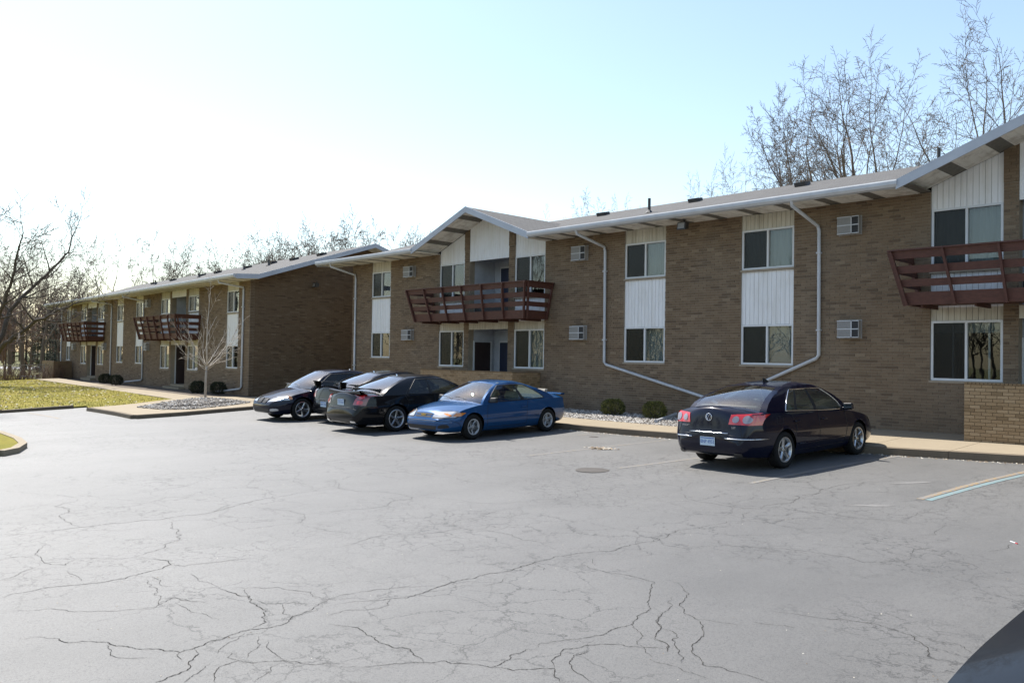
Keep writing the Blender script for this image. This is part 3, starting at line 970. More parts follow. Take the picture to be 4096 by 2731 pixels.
        # recessed entrance, upper and lower
        for z0, z1, doors in ((lt+.32, dut+.1, ((q[2]+.42, q[2]+1.22, 'door_blue'),)), (base+.28, lt+.05, ((q[2]+.42, q[2]+1.22, 'door_blue'),))):
            m = MB(); yb2 = 1.25
            m.box(q[2]-.02, q[3]+.02, yb2+.03, yb2+.06, z0, z1); m.box(q[2]-.04, q[2]-.002, .245, yb2+.03, z0, z1); m.box(q[3]+.002, q[3]+.04, .245, yb2+.03, z0, z1)
            m.box(q[2]-.04, q[3]+.04, .01, yb2+.06, z1+.002, z1+.05)
            rec = m.build('entry_recess', MAT['siding_grey'], root)
            n = 15; wd = (q[3]-q[2])/n
            if detail:
                me = MB(); me.box(-wd/2+.004, wd/2-.004, -.008, .008, 0, z1-z0-.004); me = me.mesh('board', MAT['siding_grey'])
                for k in range(n): inst('board', me, rec, (q[2]+(k+.5)*wd, yb2+.02, z0+.002))
            for a, c, mt in doors:
                m = MB(); m.box(a, c, yb2-.06, yb2-.01, z0+.01, min(z0+2.05, z1-.12)); d_ = m.build('door', MAT[mt], root)
                m = MB(); m.box(a-.05, a-.002, yb2-.05, yb2+.0, z0+.01, min(z0+2.1, z1-.08)); m.box(c+.002, c+.05, yb2-.05, yb2+.0, z0+.01, min(z0+2.1, z1-.08)); m.box(a-.05, c+.05, yb2-.05, yb2, min(z0+2.06, z1-.11), min(z0+2.12, z1-.05))
                m.build('door_frame', MAT['white_frame'], d_)
                m = MB(); m.tube([(c-.1, yb2-.06, z0+1.0), (c-.1, yb2-.1, z0+1.0), (c-.02, yb2-.1, z0+1.0)], .014, 6); m.build('door_handle', MAT['galv'], d_)
            if z0 < lt:
                m = MB(); m.box(q[2]+.001, q[2]+.03, .27, 1.07, z0+.01, z0+2.05); d_ = m.build('door', MAT['door_brown'], root)
                m = MB(); m.box(q[2]+.001, q[2]+.045, .22, .268, z0+.01, z0+2.1); m.box(q[2]+.001, q[2]+.045, 1.072, 1.12, z0+.01, z0+2.1); m.build('door_frame', MAT['white_frame'], d_)
            m = MB(); m.box(q[2], q[3], .01, yb2+.03, z0-.12, z0-.001); m.build('landing', MAT['concrete'], root)
        m = MB(); m.box(q[2]-.15, q[3]+.15, -.35, -.015, base, base+.15); m.box(q[2], q[3], .0, .3, base, base+.14); m.build('step', MAT['concrete'], root)
        balcony(root, xc, zb=lt+.31, zt=lt+1.51)
    for i, (a, c) in enumerate(bays):
        kk = kinds.get(round(a, 2), ['dark', 'dark']) if kinds else ['half', 'dark']
        panel(root, a, c, ut, soff, MAT['siding_old'], rr, detail=detail)
        window(root, a+.01, c-.01, ub, ut, kk[0], rr)
        panel(root, a, c, lt, ub-.06, MAT['siding'], rr, detail=detail)
        window(root, a+.01, c-.01, lb, lt, kk[1], rr)
    for a in acs: aircon(root, *a)
    for d in downs: downspout(root, d)
    return root, roof, prof

def roof_vent(roof, x, y, prof):
    for (ya, za), (yb, zb) in zip(prof, prof[1:]):
        if ya <= y <= yb: z = za+(zb-za)*(y-ya)/(yb-ya)
    m = MB(); m.hexa([(x-.18, y-.18, z-.06), (x+.18, y-.18, z-.06), (x+.18, y+.18, z+.06), (x-.18, y+.18, z+.06), (x-.20, y-.22, z+.08), (x+.20, y-.22, z+.08), (x+.16, y+.18, z+.16), (x-.16, y+.18, z+.16)])
    m.build('roof_vent', MAT['dark_metal'], roof)
def roof_pipe(roof, x, y, prof, h=.45, r=.05):
    for (ya, za), (yb, zb) in zip(prof, prof[1:]):
        if ya <= y <= yb: z = za+(zb-za)*(y-ya)/(yb-ya)
    m = MB(); m.tube([(x, y, z-.05), (x, y, z+h)], r, 8); m.tube([(x, y, z-.02), (x, y, z+.1)], [r*3, r*1.1], 8)
    m.build('vent_pipe', MAT['dark_metal'], roof)

# near building: local x = world X + 15
def ax(X): return X+15
kinds = {round(ax(-29.97), 2): ['dark', 'dark'], round(ax(-16.15), 2): ['half', 'half'], round(ax(-12.10), 2): ['curtain', 'blind'],
         round(ax(-25.30), 2): ['dark', 'dark', 'dark', 'half'], round(ax(-7.20), 2): ['curtain', 'half', 'blindlow', 'dark']}
ZA = dict(ut=5.42, ub=4.345, lt=2.862, lb=1.79, db=1.51)
downsA = [
    [(ax(-31.55), -1.12, 5.84), (ax(-31.55), -1.10, 5.70), (ax(-31.2), -.06, 5.40), (ax(-31.15), -.06, 5.2), (ax(-31.12), -.06, .5), (ax(-30.9), -.25, .28)],
    [(ax(-17.17), -1.12, 5.84), (ax(-17.17), -1.1, 5.72), (ax(-16.92), -.07, 5.40), (ax(-16.88), -.07, 5.25), (ax(-16.86), -.07, 1.78), (ax(-16.78), -.07, 1.70), (ax(-12.99), -.07, .80), (ax(-12.6), -.07, .62)],
    [(ax(-10.05), -1.12, 5.84), (ax(-10.05), -1.1, 5.72), (ax(-9.89), -.07, 5.33), (ax(-9.85), -.07, 5.2), (ax(-9.83), -.07, 2.06), (ax(-9.9), -.07, 1.97), (ax(-11.41), -.07, 1.31), (ax(-12.5), -.07, .85)]]
acA = [(ax(-9.34), ax(-8.80), 5.03, 5.46), (ax(-9.32), ax(-8.78), 2.49, 2.91), (ax(-18.25), ax(-17.65), 5.05, 5.50), (ax(-18.28), ax(-17.66), 2.49, 2.92), (ax(-27.50), ax(-26.85), 5.06, 5.48), (ax(-27.55), ax(-26.9), 2.52, 2.92)]
bA, roofA, profA = make_building('apartment_building', 'two-storey brown brick apartment block with gabled balcony bays behind the parked cars', (-15, 0, 0), 0,
    ax(-31.45), ax(2.5), 5.83, .10, ZA, [(ax(-29.97), ax(-28.57)), (ax(-16.15), ax(-14.61)), (ax(-12.10), ax(-10.56))], [ax(-25.30), ax(-7.20)], acA, downsA, 11, kinds=kinds, end_over=(1.25, 1.3))
floodlight(bA, ax(-13.54), -.62, 5.68)
def on_plane_y(px, py, Y):
    d = ray(px, py); return CAM.x+d.x*(Y-CAM.y)/d.y
for px, py in ((2414, 852), (2783, 795), (3211, 733)): roof_vent(roofA, ax(on_plane_y(px, py, 4.9)), 4.9, profA)
roof_pipe(roofA, ax(on_plane_y(2597, 830, 3.0)), 3.0, profA, .5); roof_pipe(roofA, ax(on_plane_y(3755, 640, 5.0)), 5.0, profA, .5)

# far building: local x = -(distance left of its near corner)
ZB = dict(ut=4.83, ub=3.79, lt=2.25, lb=1.17, db=.97)
PCX, PCY = -35.448, -2.880
angB = math.radians(-2.239)
dB = [[(-.62-.3, -1.12, 5.2), (-.62-.3, -1.1, 5.06), (-.62, -.06, 4.9), (-.60, -.06, 4.8), (-.62, -.06, .35), (-.75, -.07, .24), (-2.2, -.6, .05)],
      [(-15.2, -1.12, 5.2), (-15.2, -1.1, 5.06), (-14.8, -.06, 4.85), (-14.78, -.06, 4.7), (-14.78, -.06, .3), (-14.9, -.07, .2), (-16.4, -.6, .05)],
      [(-21.8, -1.12, 5.2), (-21.8, -1.1, 5.06), (-21.2, -.06, 4.9), (-21.16, -.06, 4.8), (-21.16, -.06, .3), (-21.3, -.1, .15)],
      [(-34.3, -1.12, 5.2), (-34.3, -1.1, 5.06), (-34.1, -.06, 4.9), (-34.05, -.06, 4.8), (-34.05, -.06, .1), (-34.05, -.1, .05)]]
acB = [(-14.25, -13.7, 4.45, 4.9), (-14.3, -13.75, 1.95, 2.38), (-22.9, -22.3, 1.95, 2.38), (-22.9, -22.3, 4.45, 4.9), (-30.6, -30.0, 4.5, 4.9), (-30.6, -30.0, 1.95, 2.38)]
bB, roofB, profB = make_building('far_apartment_building', 'second brown brick apartment block, farther back beyond the lawn with a blank end wall', (PCX, PCY, -.12), angB,
    -34.25, 0, 5.32, .0, {k: v+.12 for k, v in ZB.items()}, [(-2.64, -1.24), (-16.4, -15.0), (-20.2, -18.8), (-32.8, -31.6)], [-11.95, -28.75], [(a, c, z0+.12, z1+.12) for a, c, z0, z1 in acB], [[(p[0], p[1], p[2]+.12) for p in d] for d in dB], 23,
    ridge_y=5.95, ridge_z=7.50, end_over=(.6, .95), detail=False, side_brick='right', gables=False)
floodlight(bB, .22, 3.2, 5.35)
for s in (1.6, 4.6, 7.2, 10.5, 15.0, 17.6, 23.0, 27.0): roof_vent(roofB, -s, 4.4, profB)
for s in (6.0, 9.2, 16.0, 24.2): roof_pipe(roofB, -s, 3.6, profB, .30)

# patio walls of lighter brick in front of the gabled bays
def patio_wall(X0, X1, Y0, base, top, label, seed, length=.205, height=.0705, big=True):
    root = empty('patio_wall', (X0, Y0, base)); tag(root, label, 'wall', 'brick patio walls')
    bpy.context.view_layer.update()
    W = root.matrix_world.copy(); wd = X1-X0; h = top-base; dp = -Y0-.03
    m = MB(); m.box(0, wd, 0, .19, 0, h); core = m.build('core', MAT['mortar_dark'], root)
    m = MB(); m.box(0, .19, .192, dp, 0, h); m.box(wd-.19, wd, .192, dp, 0, h); m.build('return_wall', MAT['mortar_dark'], root)
    n = int(h/height); cs = [(k*height, (k+1)*height, [(0, wd)]) for k in range(n)]
    brickwork(root, core, cs, lambda u, o_, z: (u, -o_, z), MAT['brick_sand'], W, 260 if big else 0, seed, length, height)
    cs = [(k*height, (k+1)*height, [(0, dp)]) for k in range(n)]
    brickwork(root, core, cs, lambda u, o_, z: (wd+o_, u, z), MAT['brick_sand'], W, 0, seed+1, length, height)
    m = MB(); me = MB(); me.box(.006, .069, -.02, .20, 0, .032); me = me.mesh('coping_brick', MAT['brick_sand'])
    k = 0
    while k*.075 < wd-.07:
        inst('coping_brick', me, root, (k*.075, 0, n*height+.004)); k += 1
    return root
patio_wall(-6.05, -1.2, -1.3, .20, 1.48, 'low sand-coloured brick patio wall right of the dark blue sedan', 31)
patio_wall(-24.70, -19.72, -1.3, .10, 1.40, 'low sand-coloured brick patio wall behind the black sedans', 32)
pwB = Vector((PCX, PCY, 0))
for s0, lab in ((30.6, 'low brick patio wall at the far end of the second block'),):
    root = empty('patio_wall', (PCX-s0*math.cos(angB), PCY-s0*math.sin(angB)-1.3, -.2), angB); tag(root, lab, 'wall', 'brick patio walls')
    bpy.context.view_layer.update()
    m = MB(); m.box(-3.6, 0, 0, .19, 0, 1.30); m.box(-.19, 0, .192, 1.2, 0, 1.30); core = m.build('core', MAT['mortar_dark'], root)
    brickwork(root, core, [(k*.0705, (k+1)*.0705, [(-3.6, 0)]) for k in range(18)], lambda u, o_, z: (u, -o_, z), MAT['brick_sand'], root.matrix_world.copy(), 0, 41, .205, .0705)

# ------------------------------------------------------------------ cars
def car_paint(name, col, metal=.35, rough=.32, coat=.6):
    m, nt, bs = new_mat(name)
    co_ = obj_coords(nt)
    n = noise_tex(nt, co_, 3, 4, .6)
    c = mix(nt, ramp(nt, n, [(.4, 0.), (.8, .10)]), col, tuple(min(1, x*1.4+.01) for x in col))
    nt.links.new(c, bs.inputs['Base Color'])
    bs.inputs['Metallic'].default_value = metal; bs.inputs['Roughness'].default_value = rough
    bs.inputs['Specular IOR Level'].default_value = .08
    bs.inputs['Coat Weight'].default_value = coat; bs.inputs['Coat Roughness'].default_value = .035; bs.inputs['Coat IOR'].default_value = 1.5
    return m
MAT['paint_navy'] = car_paint('navy_metallic_paint', (.002, .003, .014), .0, .3)
MAT['paint_blue'] = car_paint('bright_blue_metallic_paint', (.006, .060, .175), .2, .35, 1.)
MAT['paint_black'] = car_paint('black_paint', (.004, .004, .005), .0)
MAT['paint_navy2'] = car_paint('blue_black_paint', (.004, .005, .016), .0)
MAT['paint_grey'] = car_paint('charcoal_paint', (.010, .011, .013), .0, .32, .3)
MAT['mirror_face'] = simple('dark_mirror_glass', (.10, .11, .12), .05, .02, 20, metal=1., world=False)
MAT['tyre'] = simple('tyre_rubber', (.014, .014, .014), .85, .2, 30, spec=.2, world=False)
MAT['alloy'] = simple('alloy_wheel', (.52, .53, .54), .28, .06, 20, metal=.85, world=False)
MAT['hubcap'] = simple('silver_plastic_hubcap', (.42, .43, .44), .42, .06, 20, metal=.3, world=False)
MAT['chrome'] = simple('chrome_trim', (.75, .76, .78), .12, .03, 20, metal=1., world=False)
MAT['trim'] = simple('black_trim', (.012, .012, .013), .55, .1, 30, world=False)
MAT['lens_red'] = simple('red_tail_lens', (.50, .012, .012), .12, .1, 30, spec=.7, coat=1., world=False)
MAT['lens_dark'] = simple('dark_red_lens', (.16, .008, .008), .12, .1, 30, spec=.7, coat=1., world=False)
MAT['lens_clear'] = simple('clear_lamp_lens', (.45, .46, .47), .1, .15, 60, spec=.8, coat=1., metal=.3, world=False)
MAT['lens_smoke'] = simple('smoky_lamp_lens', (.26, .23, .24), .12, .15, 60, spec=.8, coat=1., metal=.3, world=False)
MAT['lens_amber'] = simple('amber_lens', (.62, .20, .02), .15, .1, 30, spec=.7, coat=1., world=False)
MAT['plate'] = simple('number_plate', (.50, .60, .68), .4, .08, 40, world=False)
MAT['plate_blue'] = simple('plate_blue_print', (.05, .12, .36), .5, .1, 40, world=False)
MAT['seat_light'] = simple('beige_seat', (.34, .31, .26), .8, .12, 10, world=False)
MAT['seat_dark'] = simple('charcoal_seat', (.035, .034, .034), .85, .2, 10, world=False)
MAT['gold'] = simple('gold_emblem', (.62, .44, .14), .25, .05, 20, metal=.8, world=False)

def pchip(pts):
    xs = [p[0] for p in pts]; ys = [p[1] for p in pts]; n = len(xs)
    d = [(ys[i+1]-ys[i])/(xs[i+1]-xs[i]) for i in range(n-1)]
    m = [d[0]]+[0 if d[i-1]*d[i] <= 0 else 2*d[i-1]*d[i]/(d[i-1]+d[i]) for i in range(1, n-1)]+[d[-1]]
    def f(x):
        if x <= xs[0]: return ys[0]
        if x >= xs[-1]: return ys[-1]
        i = 0
        while x > xs[i+1]: i += 1
        h = xs[i+1]-xs[i]; t = (x-xs[i])/h
        return (2*t**3-3*t*t+1)*ys[i]+(t**3-2*t*t+t)*h*m[i]+(-2*t**3+3*t*t)*ys[i+1]+(t**3-t*t)*h*m[i+1]
    return f

def text_mesh(s, size, mat, extrude=.002):
    cu = bpy.data.curves.new('lettering', 'FONT'); cu.body = s; cu.size = size; cu.align_x = 'CENTER'; cu.align_y = 'CENTER'; cu.extrude = extrude; cu.resolution_u = 2
    ob = bpy.data.objects.new('lettering', cu); COL.objects.link(ob)
    dg = bpy.context.evaluated_depsgraph_get()
    me = bpy.data.meshes.new_from_object(ob.evaluated_get(dg))
    bpy.data.objects.remove(ob); bpy.data.curves.remove(cu)
    me.materials.clear(); me.materials.append(mat)
    return me

def wheel_meshes(r, rim_r, w, style, mat):
    t = MB()
    prof = [(rim_r, -w*.42), (rim_r+.012, -w/2), (r-.035, -w/2), (r-.010, -w*.42), (r, -w*.30), (r, w*.30), (r-.010, w*.42), (r-.035, w/2), (rim_r+.012, w/2), (rim_r, w*.42)]
    t.lathe(prof, 36)
    tyre = t.mesh('tyre', MAT['tyre'], smooth=True)
    m = MB()
    m.lathe([(rim_r, w*.44), (rim_r-.012, w*.47), (rim_r-.03, w*.42), (rim_r-.04, w*.05), (rim_r-.03, -w*.4), (rim_r, -w*.42)], 36)
    m.lathe([(.001, w*.36), (.055, w*.36), (.065, w*.28)], 18)
    n = 5
    for k in range(n):
        a = 2*PI*k/n+PI/2
        def pt(rad, off, y): return (rad*math.cos(a)-off*math.sin(a), y, rad*math.sin(a)+off*math.cos(a))
        if style == 'star': segs = [(.03, .050, .36), (.10, .040, .35), (rim_r-.07, .030, .40), (rim_r-.015, .052, .43)]
        elif style == 'swirl': segs = [(.03, .034, .36), (.10, .030, .36), (rim_r-.08, .030, .40), (rim_r-.012, .030, .43)]
        else: segs = [(.03, .048, .35), (.09, .036, .36), (rim_r-.08, .042, .40), (rim_r-.012, .056, .43)]
        tw = .055 if style == 'swirl' else 0
        rows = []
        for q, (rad, hw, y) in enumerate(segs):
            o_ = tw*q/3*(1 if style == 'swirl' else 0)
            rows.append([pt(rad, o_-hw, y*w-.022), pt(rad, o_-hw*.75, y*w), pt(rad, o_+hw*.75, y*w), pt(rad, o_+hw, y*w-.022)])
        m.grid(rows); m.grid(rows, flip=True)
    rim = m.mesh('rim', mat, smooth=True)
    d = MB()
    if style == 'star':
        d.lathe([(.001, w*.16), (rim_r-.02, w*.20)], 24)
    else:
        d.lathe([(.001, w*.02), (rim_r-.06, w*.02)], 24)
    back = d.mesh('brake_disc', MAT['dark_metal'])
    bo = MB()
    for k in range(5):
        a = 2*PI*k/5+.3
        bo.lathe([(.001, .37*w+.004), (.011, .37*w+.004), (.011, .33*w)], 6, c=(.034*math.cos(a), 0, .034*math.sin(a)))
    bolt = bo.mesh('wheel_nuts', MAT['dark_metal'])
    return tyre, rim, back, bolt

def make_car(label, loc, rz, sp, group='cars parked along the kerb'):
    """x forward, y left, z up; origin on the ground midway between the axles"""
    root = empty('parked_car', loc, rz); tag(root, label, 'car', group)
    W = sp['w']; top = pchip(sp['top']); bot = pchip(sp['bot']); plan = pchip(sp['plan']); belt = pchip(sp['belt'])
    xr, xf = sp['top'][0][0], sp['top'][-1][0]
    fa, ra, wr = sp['front_axle'], sp['rear_axle'], sp['wheel_r']
    RA = sp.get('arch', wr+.045)
    xs = set(p[0] for p in sp['top'])
    n = 120
    for i in range(n+1):
        t = i/n
        xs.add(xr+(xf-xr)*(.5-.5*math.cos(PI*t))); xs.add(xr+(xf-xr)*t)
    xs = sorted(xs)
    keep = [xs[0]]
    for x in xs[1:]:
        if x-keep[-1] > .006: keep.append(x)
    keep[-1] = xf; xs = keep
    NS, NT = 14, 9
    def section(x):
        zb, zt = bot(x), top(x); w_ = W*plan(x)
        zs = min(belt(x), zt-.012-(zt-zb)*.05); zs = max(zs, zb+.03)
        pts = [(0, zb), (w_*.5, zb), (w_*.80, zb)]
        for j in range(NS):
            r_ = j/(NS-1); z = zb+.012+(zs-zb-.012)*r_
            y = w_*(1-.13*(1-r_)**5-.012*(1-r_)-.055*r_**3)
            y += .010*math.exp(-((r_-.62)/.05)**2)*sp.get('crease', 1.)
            pts.append((y, z))
        ys, = (pts[-1][0],)
        for j in range(1, NT+1):
            a = j/NT; y = ys*(1-a)
            k = 1-(1-a)**2.4
            pts.append((y, zs+(zt-zs)*k))
        return pts
    grid = [section(x) for x in xs]
    npt = len(grid[0])
    b = MB(); idx = {}
    for side in (1, -1):
        P = []
        for i, x in enumerate(xs):
            row = []
            for j, (y, z) in enumerate(grid[i]):
                row.append([x, y*side, z, False])
            P.append(row)
        for i in range(len(xs)):
            for j in range(1, npt):
                p = P[i][j]
                for cx_ in (fa, ra):
                    dx, dz = p[0]-cx_, p[2]-wr
                    d = math.hypot(dx, dz)
                    if d < RA and j < 3+NS: p[3] = (cx_, d)
        base = len(b.v)
        dead = [[bool(P[i][j][3]) for j in range(npt)] for i in range(len(xs))]
        for i in range(len(xs)):
            for j in range(npt):
                p = P[i][j]; q = (p[0], p[1], p[2])
                if p[3] and j >= 3:
                    near = any(0 <= i+a < len(xs) and 0 <= j+c < npt and not dead[i+a][j+c] for a in (-1, 0, 1) for c in (-1, 0, 1))
                    if near:
                        cx_, d = p[3]; d = max(d, 1e-4)
                        q = (cx_+(p[0]-cx_)*RA/d, p[1], wr+(p[2]-wr)*RA/d)
                b.v.append(q)
        for i in range(len(xs)-1):
            for j in range(npt-1):
                c4 = [(i, j), (i+1, j), (i+1, j+1), (i, j+1)]
                dd = [dead[a][c] for a, c in c4]
                if all(dd) or (any(dd) and j < 3): continue
                q = tuple(base+a*npt+c for a, c in c4)
                b.f.append(q if side < 0 else q[::-1]); b.t.append(.5)
        for i in (0, len(xs)-1):
            for j in range(npt-1):
                pass
    # end caps
    for i in (0, len(xs)-1):
        ring = [(xs[i], y, z) for y, z in grid[i]]+[(xs[i], -y, z) for y, z in reversed(grid[i][1:-1])]
        nb = len(b.v); b.v += ring; f = tuple(range(nb, nb+len(ring))); b.f.append(f if i else f[::-1]); b.t.append(.5)
    body = b.build('body', sp['paint'], root, recalc=False, merge=.0005)
    bm = bmesh.new(); bm.from_mesh(body.data); bmesh.ops.recalc_face_normals(bm, faces=bm.faces); bm.to_mesh(body.data)
    bvh = BVHTree.FromBMesh(bm); bm.free()
    smooth_by_angle(body, 42)
    # wheel wells
    m = MB()
    for cx_ in (fa, ra):
        for s in (1, -1):
            rows = []
            for k in range(15):
                a = -.25+(PI+.5)*k/14
                rows.append([(cx_+RA*.995*math.cos(a), s*W*q, wr+RA*.995*math.sin(a)) for q in (.45, .93)])
            m.grid(rows); m.grid(rows, flip=True)
            c = [(cx_+RA*math.cos(-.25+(PI+.5)*k/14), s*W*.45, wr+RA*math.sin(-.25+(PI+.5)*k/14)) for k in range(15)]
            nb = len(m.v); m.v += c; m.f.append(tuple(range(nb, nb+15))); m.t.append(.5)
    m.build('wheel_well', MAT['trim'], root)
    # greenhouse
    gh = sp['cabin']
    xa, xb, xc, xd = gh['a'], gh['b'], gh['c'], gh['d']
    roof = pchip(gh['roof']); wrf = gh['wr']
    kA, kC = gh.get('bendA', .0), gh.get('bendC', .0)
    def S(u, v, s):
        xbt = xa+(xd-xa)*u; xt = xb+(xc-xb)*u
        bend = (kA*(1-u)**3-kC*u**3)*4*v*(1-v)
        x = xbt+(xt-xbt)*v+bend
        z0 = belt(xbt)-.01; z1 = roof(xt)-.035
        zz = z0+(z1-z0)*(v**(1-.25*(abs(u-.5)*2)**2))
        w0 = W*plan(xbt)*.935; w1 = wrf*(1-.04*(abs(u-.5)*2)**2)
        y = w0+(w1-w0)*v+.022*math.sin(PI*v)
        return Vector((x, s*y, zz))
    us = gh['u']; wins = gh['wins']        # u breakpoints from windscreen to back glass; indices of glazed spans
    vs = [0, gh.get('v0', .07), .3, .55, .75, gh.get('v1', .90), 1.0]
    def fine(us):
        out = []
        for i, (a, c) in enumerate(zip(us, us[1:])):
            for k in range(4): out.append((a+(c-a)*k/4, i))
        return out+[(us[-1], len(us)-2)]
    fu = fine(us)
    shell = MB(); trimb = MB()
    glass = {}
    for s in (1, -1):
        for i in range(len(fu)-1):
            for j in range(len(vs)-1):
                q = [S(fu[i][0], vs[j], s), S(fu[i+1][0], vs[j], s), S(fu[i+1][0], vs[j+1], s), S(fu[i][0], vs[j+1], s)]
                span = fu[i][1]
                if span in wins and 1 <= j <= len(vs)-3:
                    glass.setdefault((s, span), MB()).quad(*q)
                elif span in gh.get('black', ()) and 1 <= j <= len(vs)-3:
                    trimb.quad(*q)
                else: shell.quad(*q)
    ns = 14
    def glassend(front, s, t):
        e = S(0 if front else 1, t, 1)
        fwd = gh['curveF'] if front else -gh['curveR']
        tt = fwd*(1-.35*t)
        zoff = .018*(1-s*s)
        return Vector((e.x+tt*(1-s*s), e.y*s, e.z+zoff+(.035*t*(1-s*s))))
    ts = [0, .05, .25, .5, .75, .93, 1.0]
    ends = {}
    for front in (True, False):
        g = MB(); fr = MB()
        eg = .93 if front else gh.get('rear_w', .86)
        sv = [-1, -eg]+[-eg+2*eg*k/ns for k in range(1, ns)]+[eg, 1]
        for i in range(len(sv)-1):
            for j in range(len(ts)-1):
                q = [glassend(front, sv[i], ts[j]), glassend(front, sv[i+1], ts[j]), glassend(front, sv[i+1], ts[j+1]), glassend(front, sv[i], ts[j+1])]
                if not front: pass
                if 1 <= i <= len(sv)-3 and 1 <= j <= len(ts)-3: g.quad(*q)
                elif i in (0, len(sv)-2): shell.quad(*q)
                else: (fr if (j == 0) else shell).quad(*q)
        ends[front] = g
        trimb.v, trimb.f, trimb.t = trimb.v+fr.v, trimb.f+[tuple(k+len(trimb.v) for k in f) for f in fr.f], trimb.t+fr.t
    # roof skin
    nu = 18
    rows = []
    for k in range(nu+1):
        u = k/nu; e = S(u, 1, 1); ff = glassend(True, 0, 1); fb = glassend(False, 0, 1)
        row = []
        for q in range(13):
            s_ = -1+2*q/12
            xoff = gh['curveF']*.65*(1-u)**3-gh['curveR']*.65*u**3
            row.append(Vector((e.x+xoff*(1-s_*s_), e.y*s_, e.z+.053*(1-s_**4)*(.6+.4*math.sin(PI*min(1, max(0, u)))) if 0 < k < nu else e.z+.053*(1-s_*s_))))
        rows.append(row)
    shell.grid(rows)
    sh = shell.build('cabin_shell', sp['paint'], root, recalc=True, merge=.002, smooth=True)
    smooth_by_angle(sh, 50)
    if trimb.f:
        o_ = trimb.build('pillar_trim', MAT['trim'], root); o_['kind'] = 'stuff'
    gm = MAT[sp.get('glass', 'car_glass')]
    ends[True].build('windscreen', MAT[sp.get('front_glass', 'windscreen_glass')], root, merge=.001, smooth=True)
    ends[False].build('rear_window', MAT[sp.get('rear_glass', 'windscreen_glass')], root, merge=.001, smooth=True)
    for (s, span), g in glass.items(): g.build('side_window', gm, root, merge=.001, smooth=True)
    # window surround
    wmin, wmax = min(wins), max(wins)
    ua, uc = us[wmin], us[wmax+1]
    tm = MAT['chrome'] if sp.get('chrome_dlo') else MAT['trim']
    for s in (1, -1):
        m = MB(); v0, v1 = vs[1], vs[-2]
        loop = [S(ua+(uc-ua)*k/24, v0, s) for k in range(25)]+[S(uc, v0+(v1-v0)*k/10, s) for k in range(1, 11)]+[S(uc+(ua-uc)*k/24, v1, s) for k in range(1, 25)]+[S(ua, v1+(v0-v1)*k/10, s) for k in range(1, 11)]
        m.tube([p+Vector((0, s*.006, 0)) for p in loop], .010, 6); m.build('window_surround', tm, root, smooth=True)
    # interior
    seat = MAT[sp.get('seat', 'seat_dark')]
    zf = bot(0)+.12
    m = MB(); m.box(ra+.1, fa-.35, -W*.78, W*.78, zf-.02, zf); m.build('cabin_floor', MAT['trim'], root)
    m = MB(); zb_ = belt(xa)
    m.box(xa-.42, xa-.02, -W*.74, W*.74, zb_-.22, zb_-.06); m.tube([(xa-.52, .36+.18*math.cos(2*PI*k/14), zb_-.06+.18*math.sin(2*PI*k/14)) for k in range(15)], .014, 5)
    m.build('dashboard', MAT['trim'], root)
    bx = (xb+xc)/2
    for y in (-.37, .37):
        m = MB()
        m.hexa([(bx-.12, y-.24, zf+.1), (bx+.40, y-.24, zf+.12), (bx+.40, y+.24, zf+.12), (bx-.12, y+.24, zf+.1), (bx-.12, y-.22, zf+.28), (bx+.42, y-.22, zf+.32), (bx+.42, y+.22, zf+.32), (bx-.12, y+.22, zf+.28)])
        m.hexa([(bx-.18, y-.23, zf+.2), (bx-.02, y-.23, zf+.2), (bx-.02, y+.23, zf+.2), (bx-.18, y+.23, zf+.2), (bx-.36, y-.19, zf+.78), (bx-.26, y-.19, zf+.78), (bx-.26, y+.19, zf+.78), (bx-.36, y+.19, zf+.78)])
        m.hexa([(bx-.36, y-.11, zf+.82), (bx-.27, y-.11, zf+.82), (bx-.27, y+.11, zf+.82), (bx-.36, y+.11, zf+.82), (bx-.40, y-.10, zf+.98), (bx-.31, y-.10, zf+.98), (bx-.31, y+.10, zf+.98), (bx-.40, y+.10, zf+.98)])
        m.build('front_seat', seat, root)
    m = MB(); rx = bx-.95
    m.hexa([(rx-.25, -W*.7, zf+.1), (rx+.25, -W*.7, zf+.1), (rx+.25, W*.7, zf+.1), (rx-.25, W*.7, zf+.1), (rx-.3, -W*.7, zf+.32), (rx+.25, -W*.7, zf+.34), (rx+.25, W*.7, zf+.34), (rx-.3, W*.7, zf+.32)])
    m.hexa([(rx-.30, -W*.68, zf+.3), (rx-.14, -W*.68, zf+.3), (rx-.14, W*.68, zf+.3), (rx-.30, W*.68, zf+.3), (rx-.50, -W*.64, zf+.80), (rx-.40, -W*.64, zf+.80), (rx-.40, W*.64, zf+.80), (rx-.50, W*.64, zf+.80)])
    m.build('rear_seat', seat, root)
    m = MB(); m.box(min(rx-.5, xd+.02), rx-.35, -W*.66, W*.66, belt(xd)-.10, belt(xd)-.06); m.build('parcel_shelf', MAT['trim'], root)
    # projection helper
    def cast(a, b_, view, off):
        if view == 'r': o_, d_ = Vector((-6, a, b_)), Vector((1, 0, 0))
        elif view == 'f': o_, d_ = Vector((6, a, b_)), Vector((-1, 0, 0))
        elif view == 'L': o_, d_ = Vector((a, 4, b_)), Vector((0, -1, 0))
        elif view == 'R': o_, d_ = Vector((a, -4, b_)), Vector((0, 1, 0))
        elif view == 'T': o_, d_ = Vector((a, b_, 4)), Vector((0, 0, -1))
        h = bvh.ray_cast(o_, d_)
        if h[0] is None: return None
        nn = h[1] if h[1].dot(d_) < 0 else -h[1]
        return h[0]+nn*off
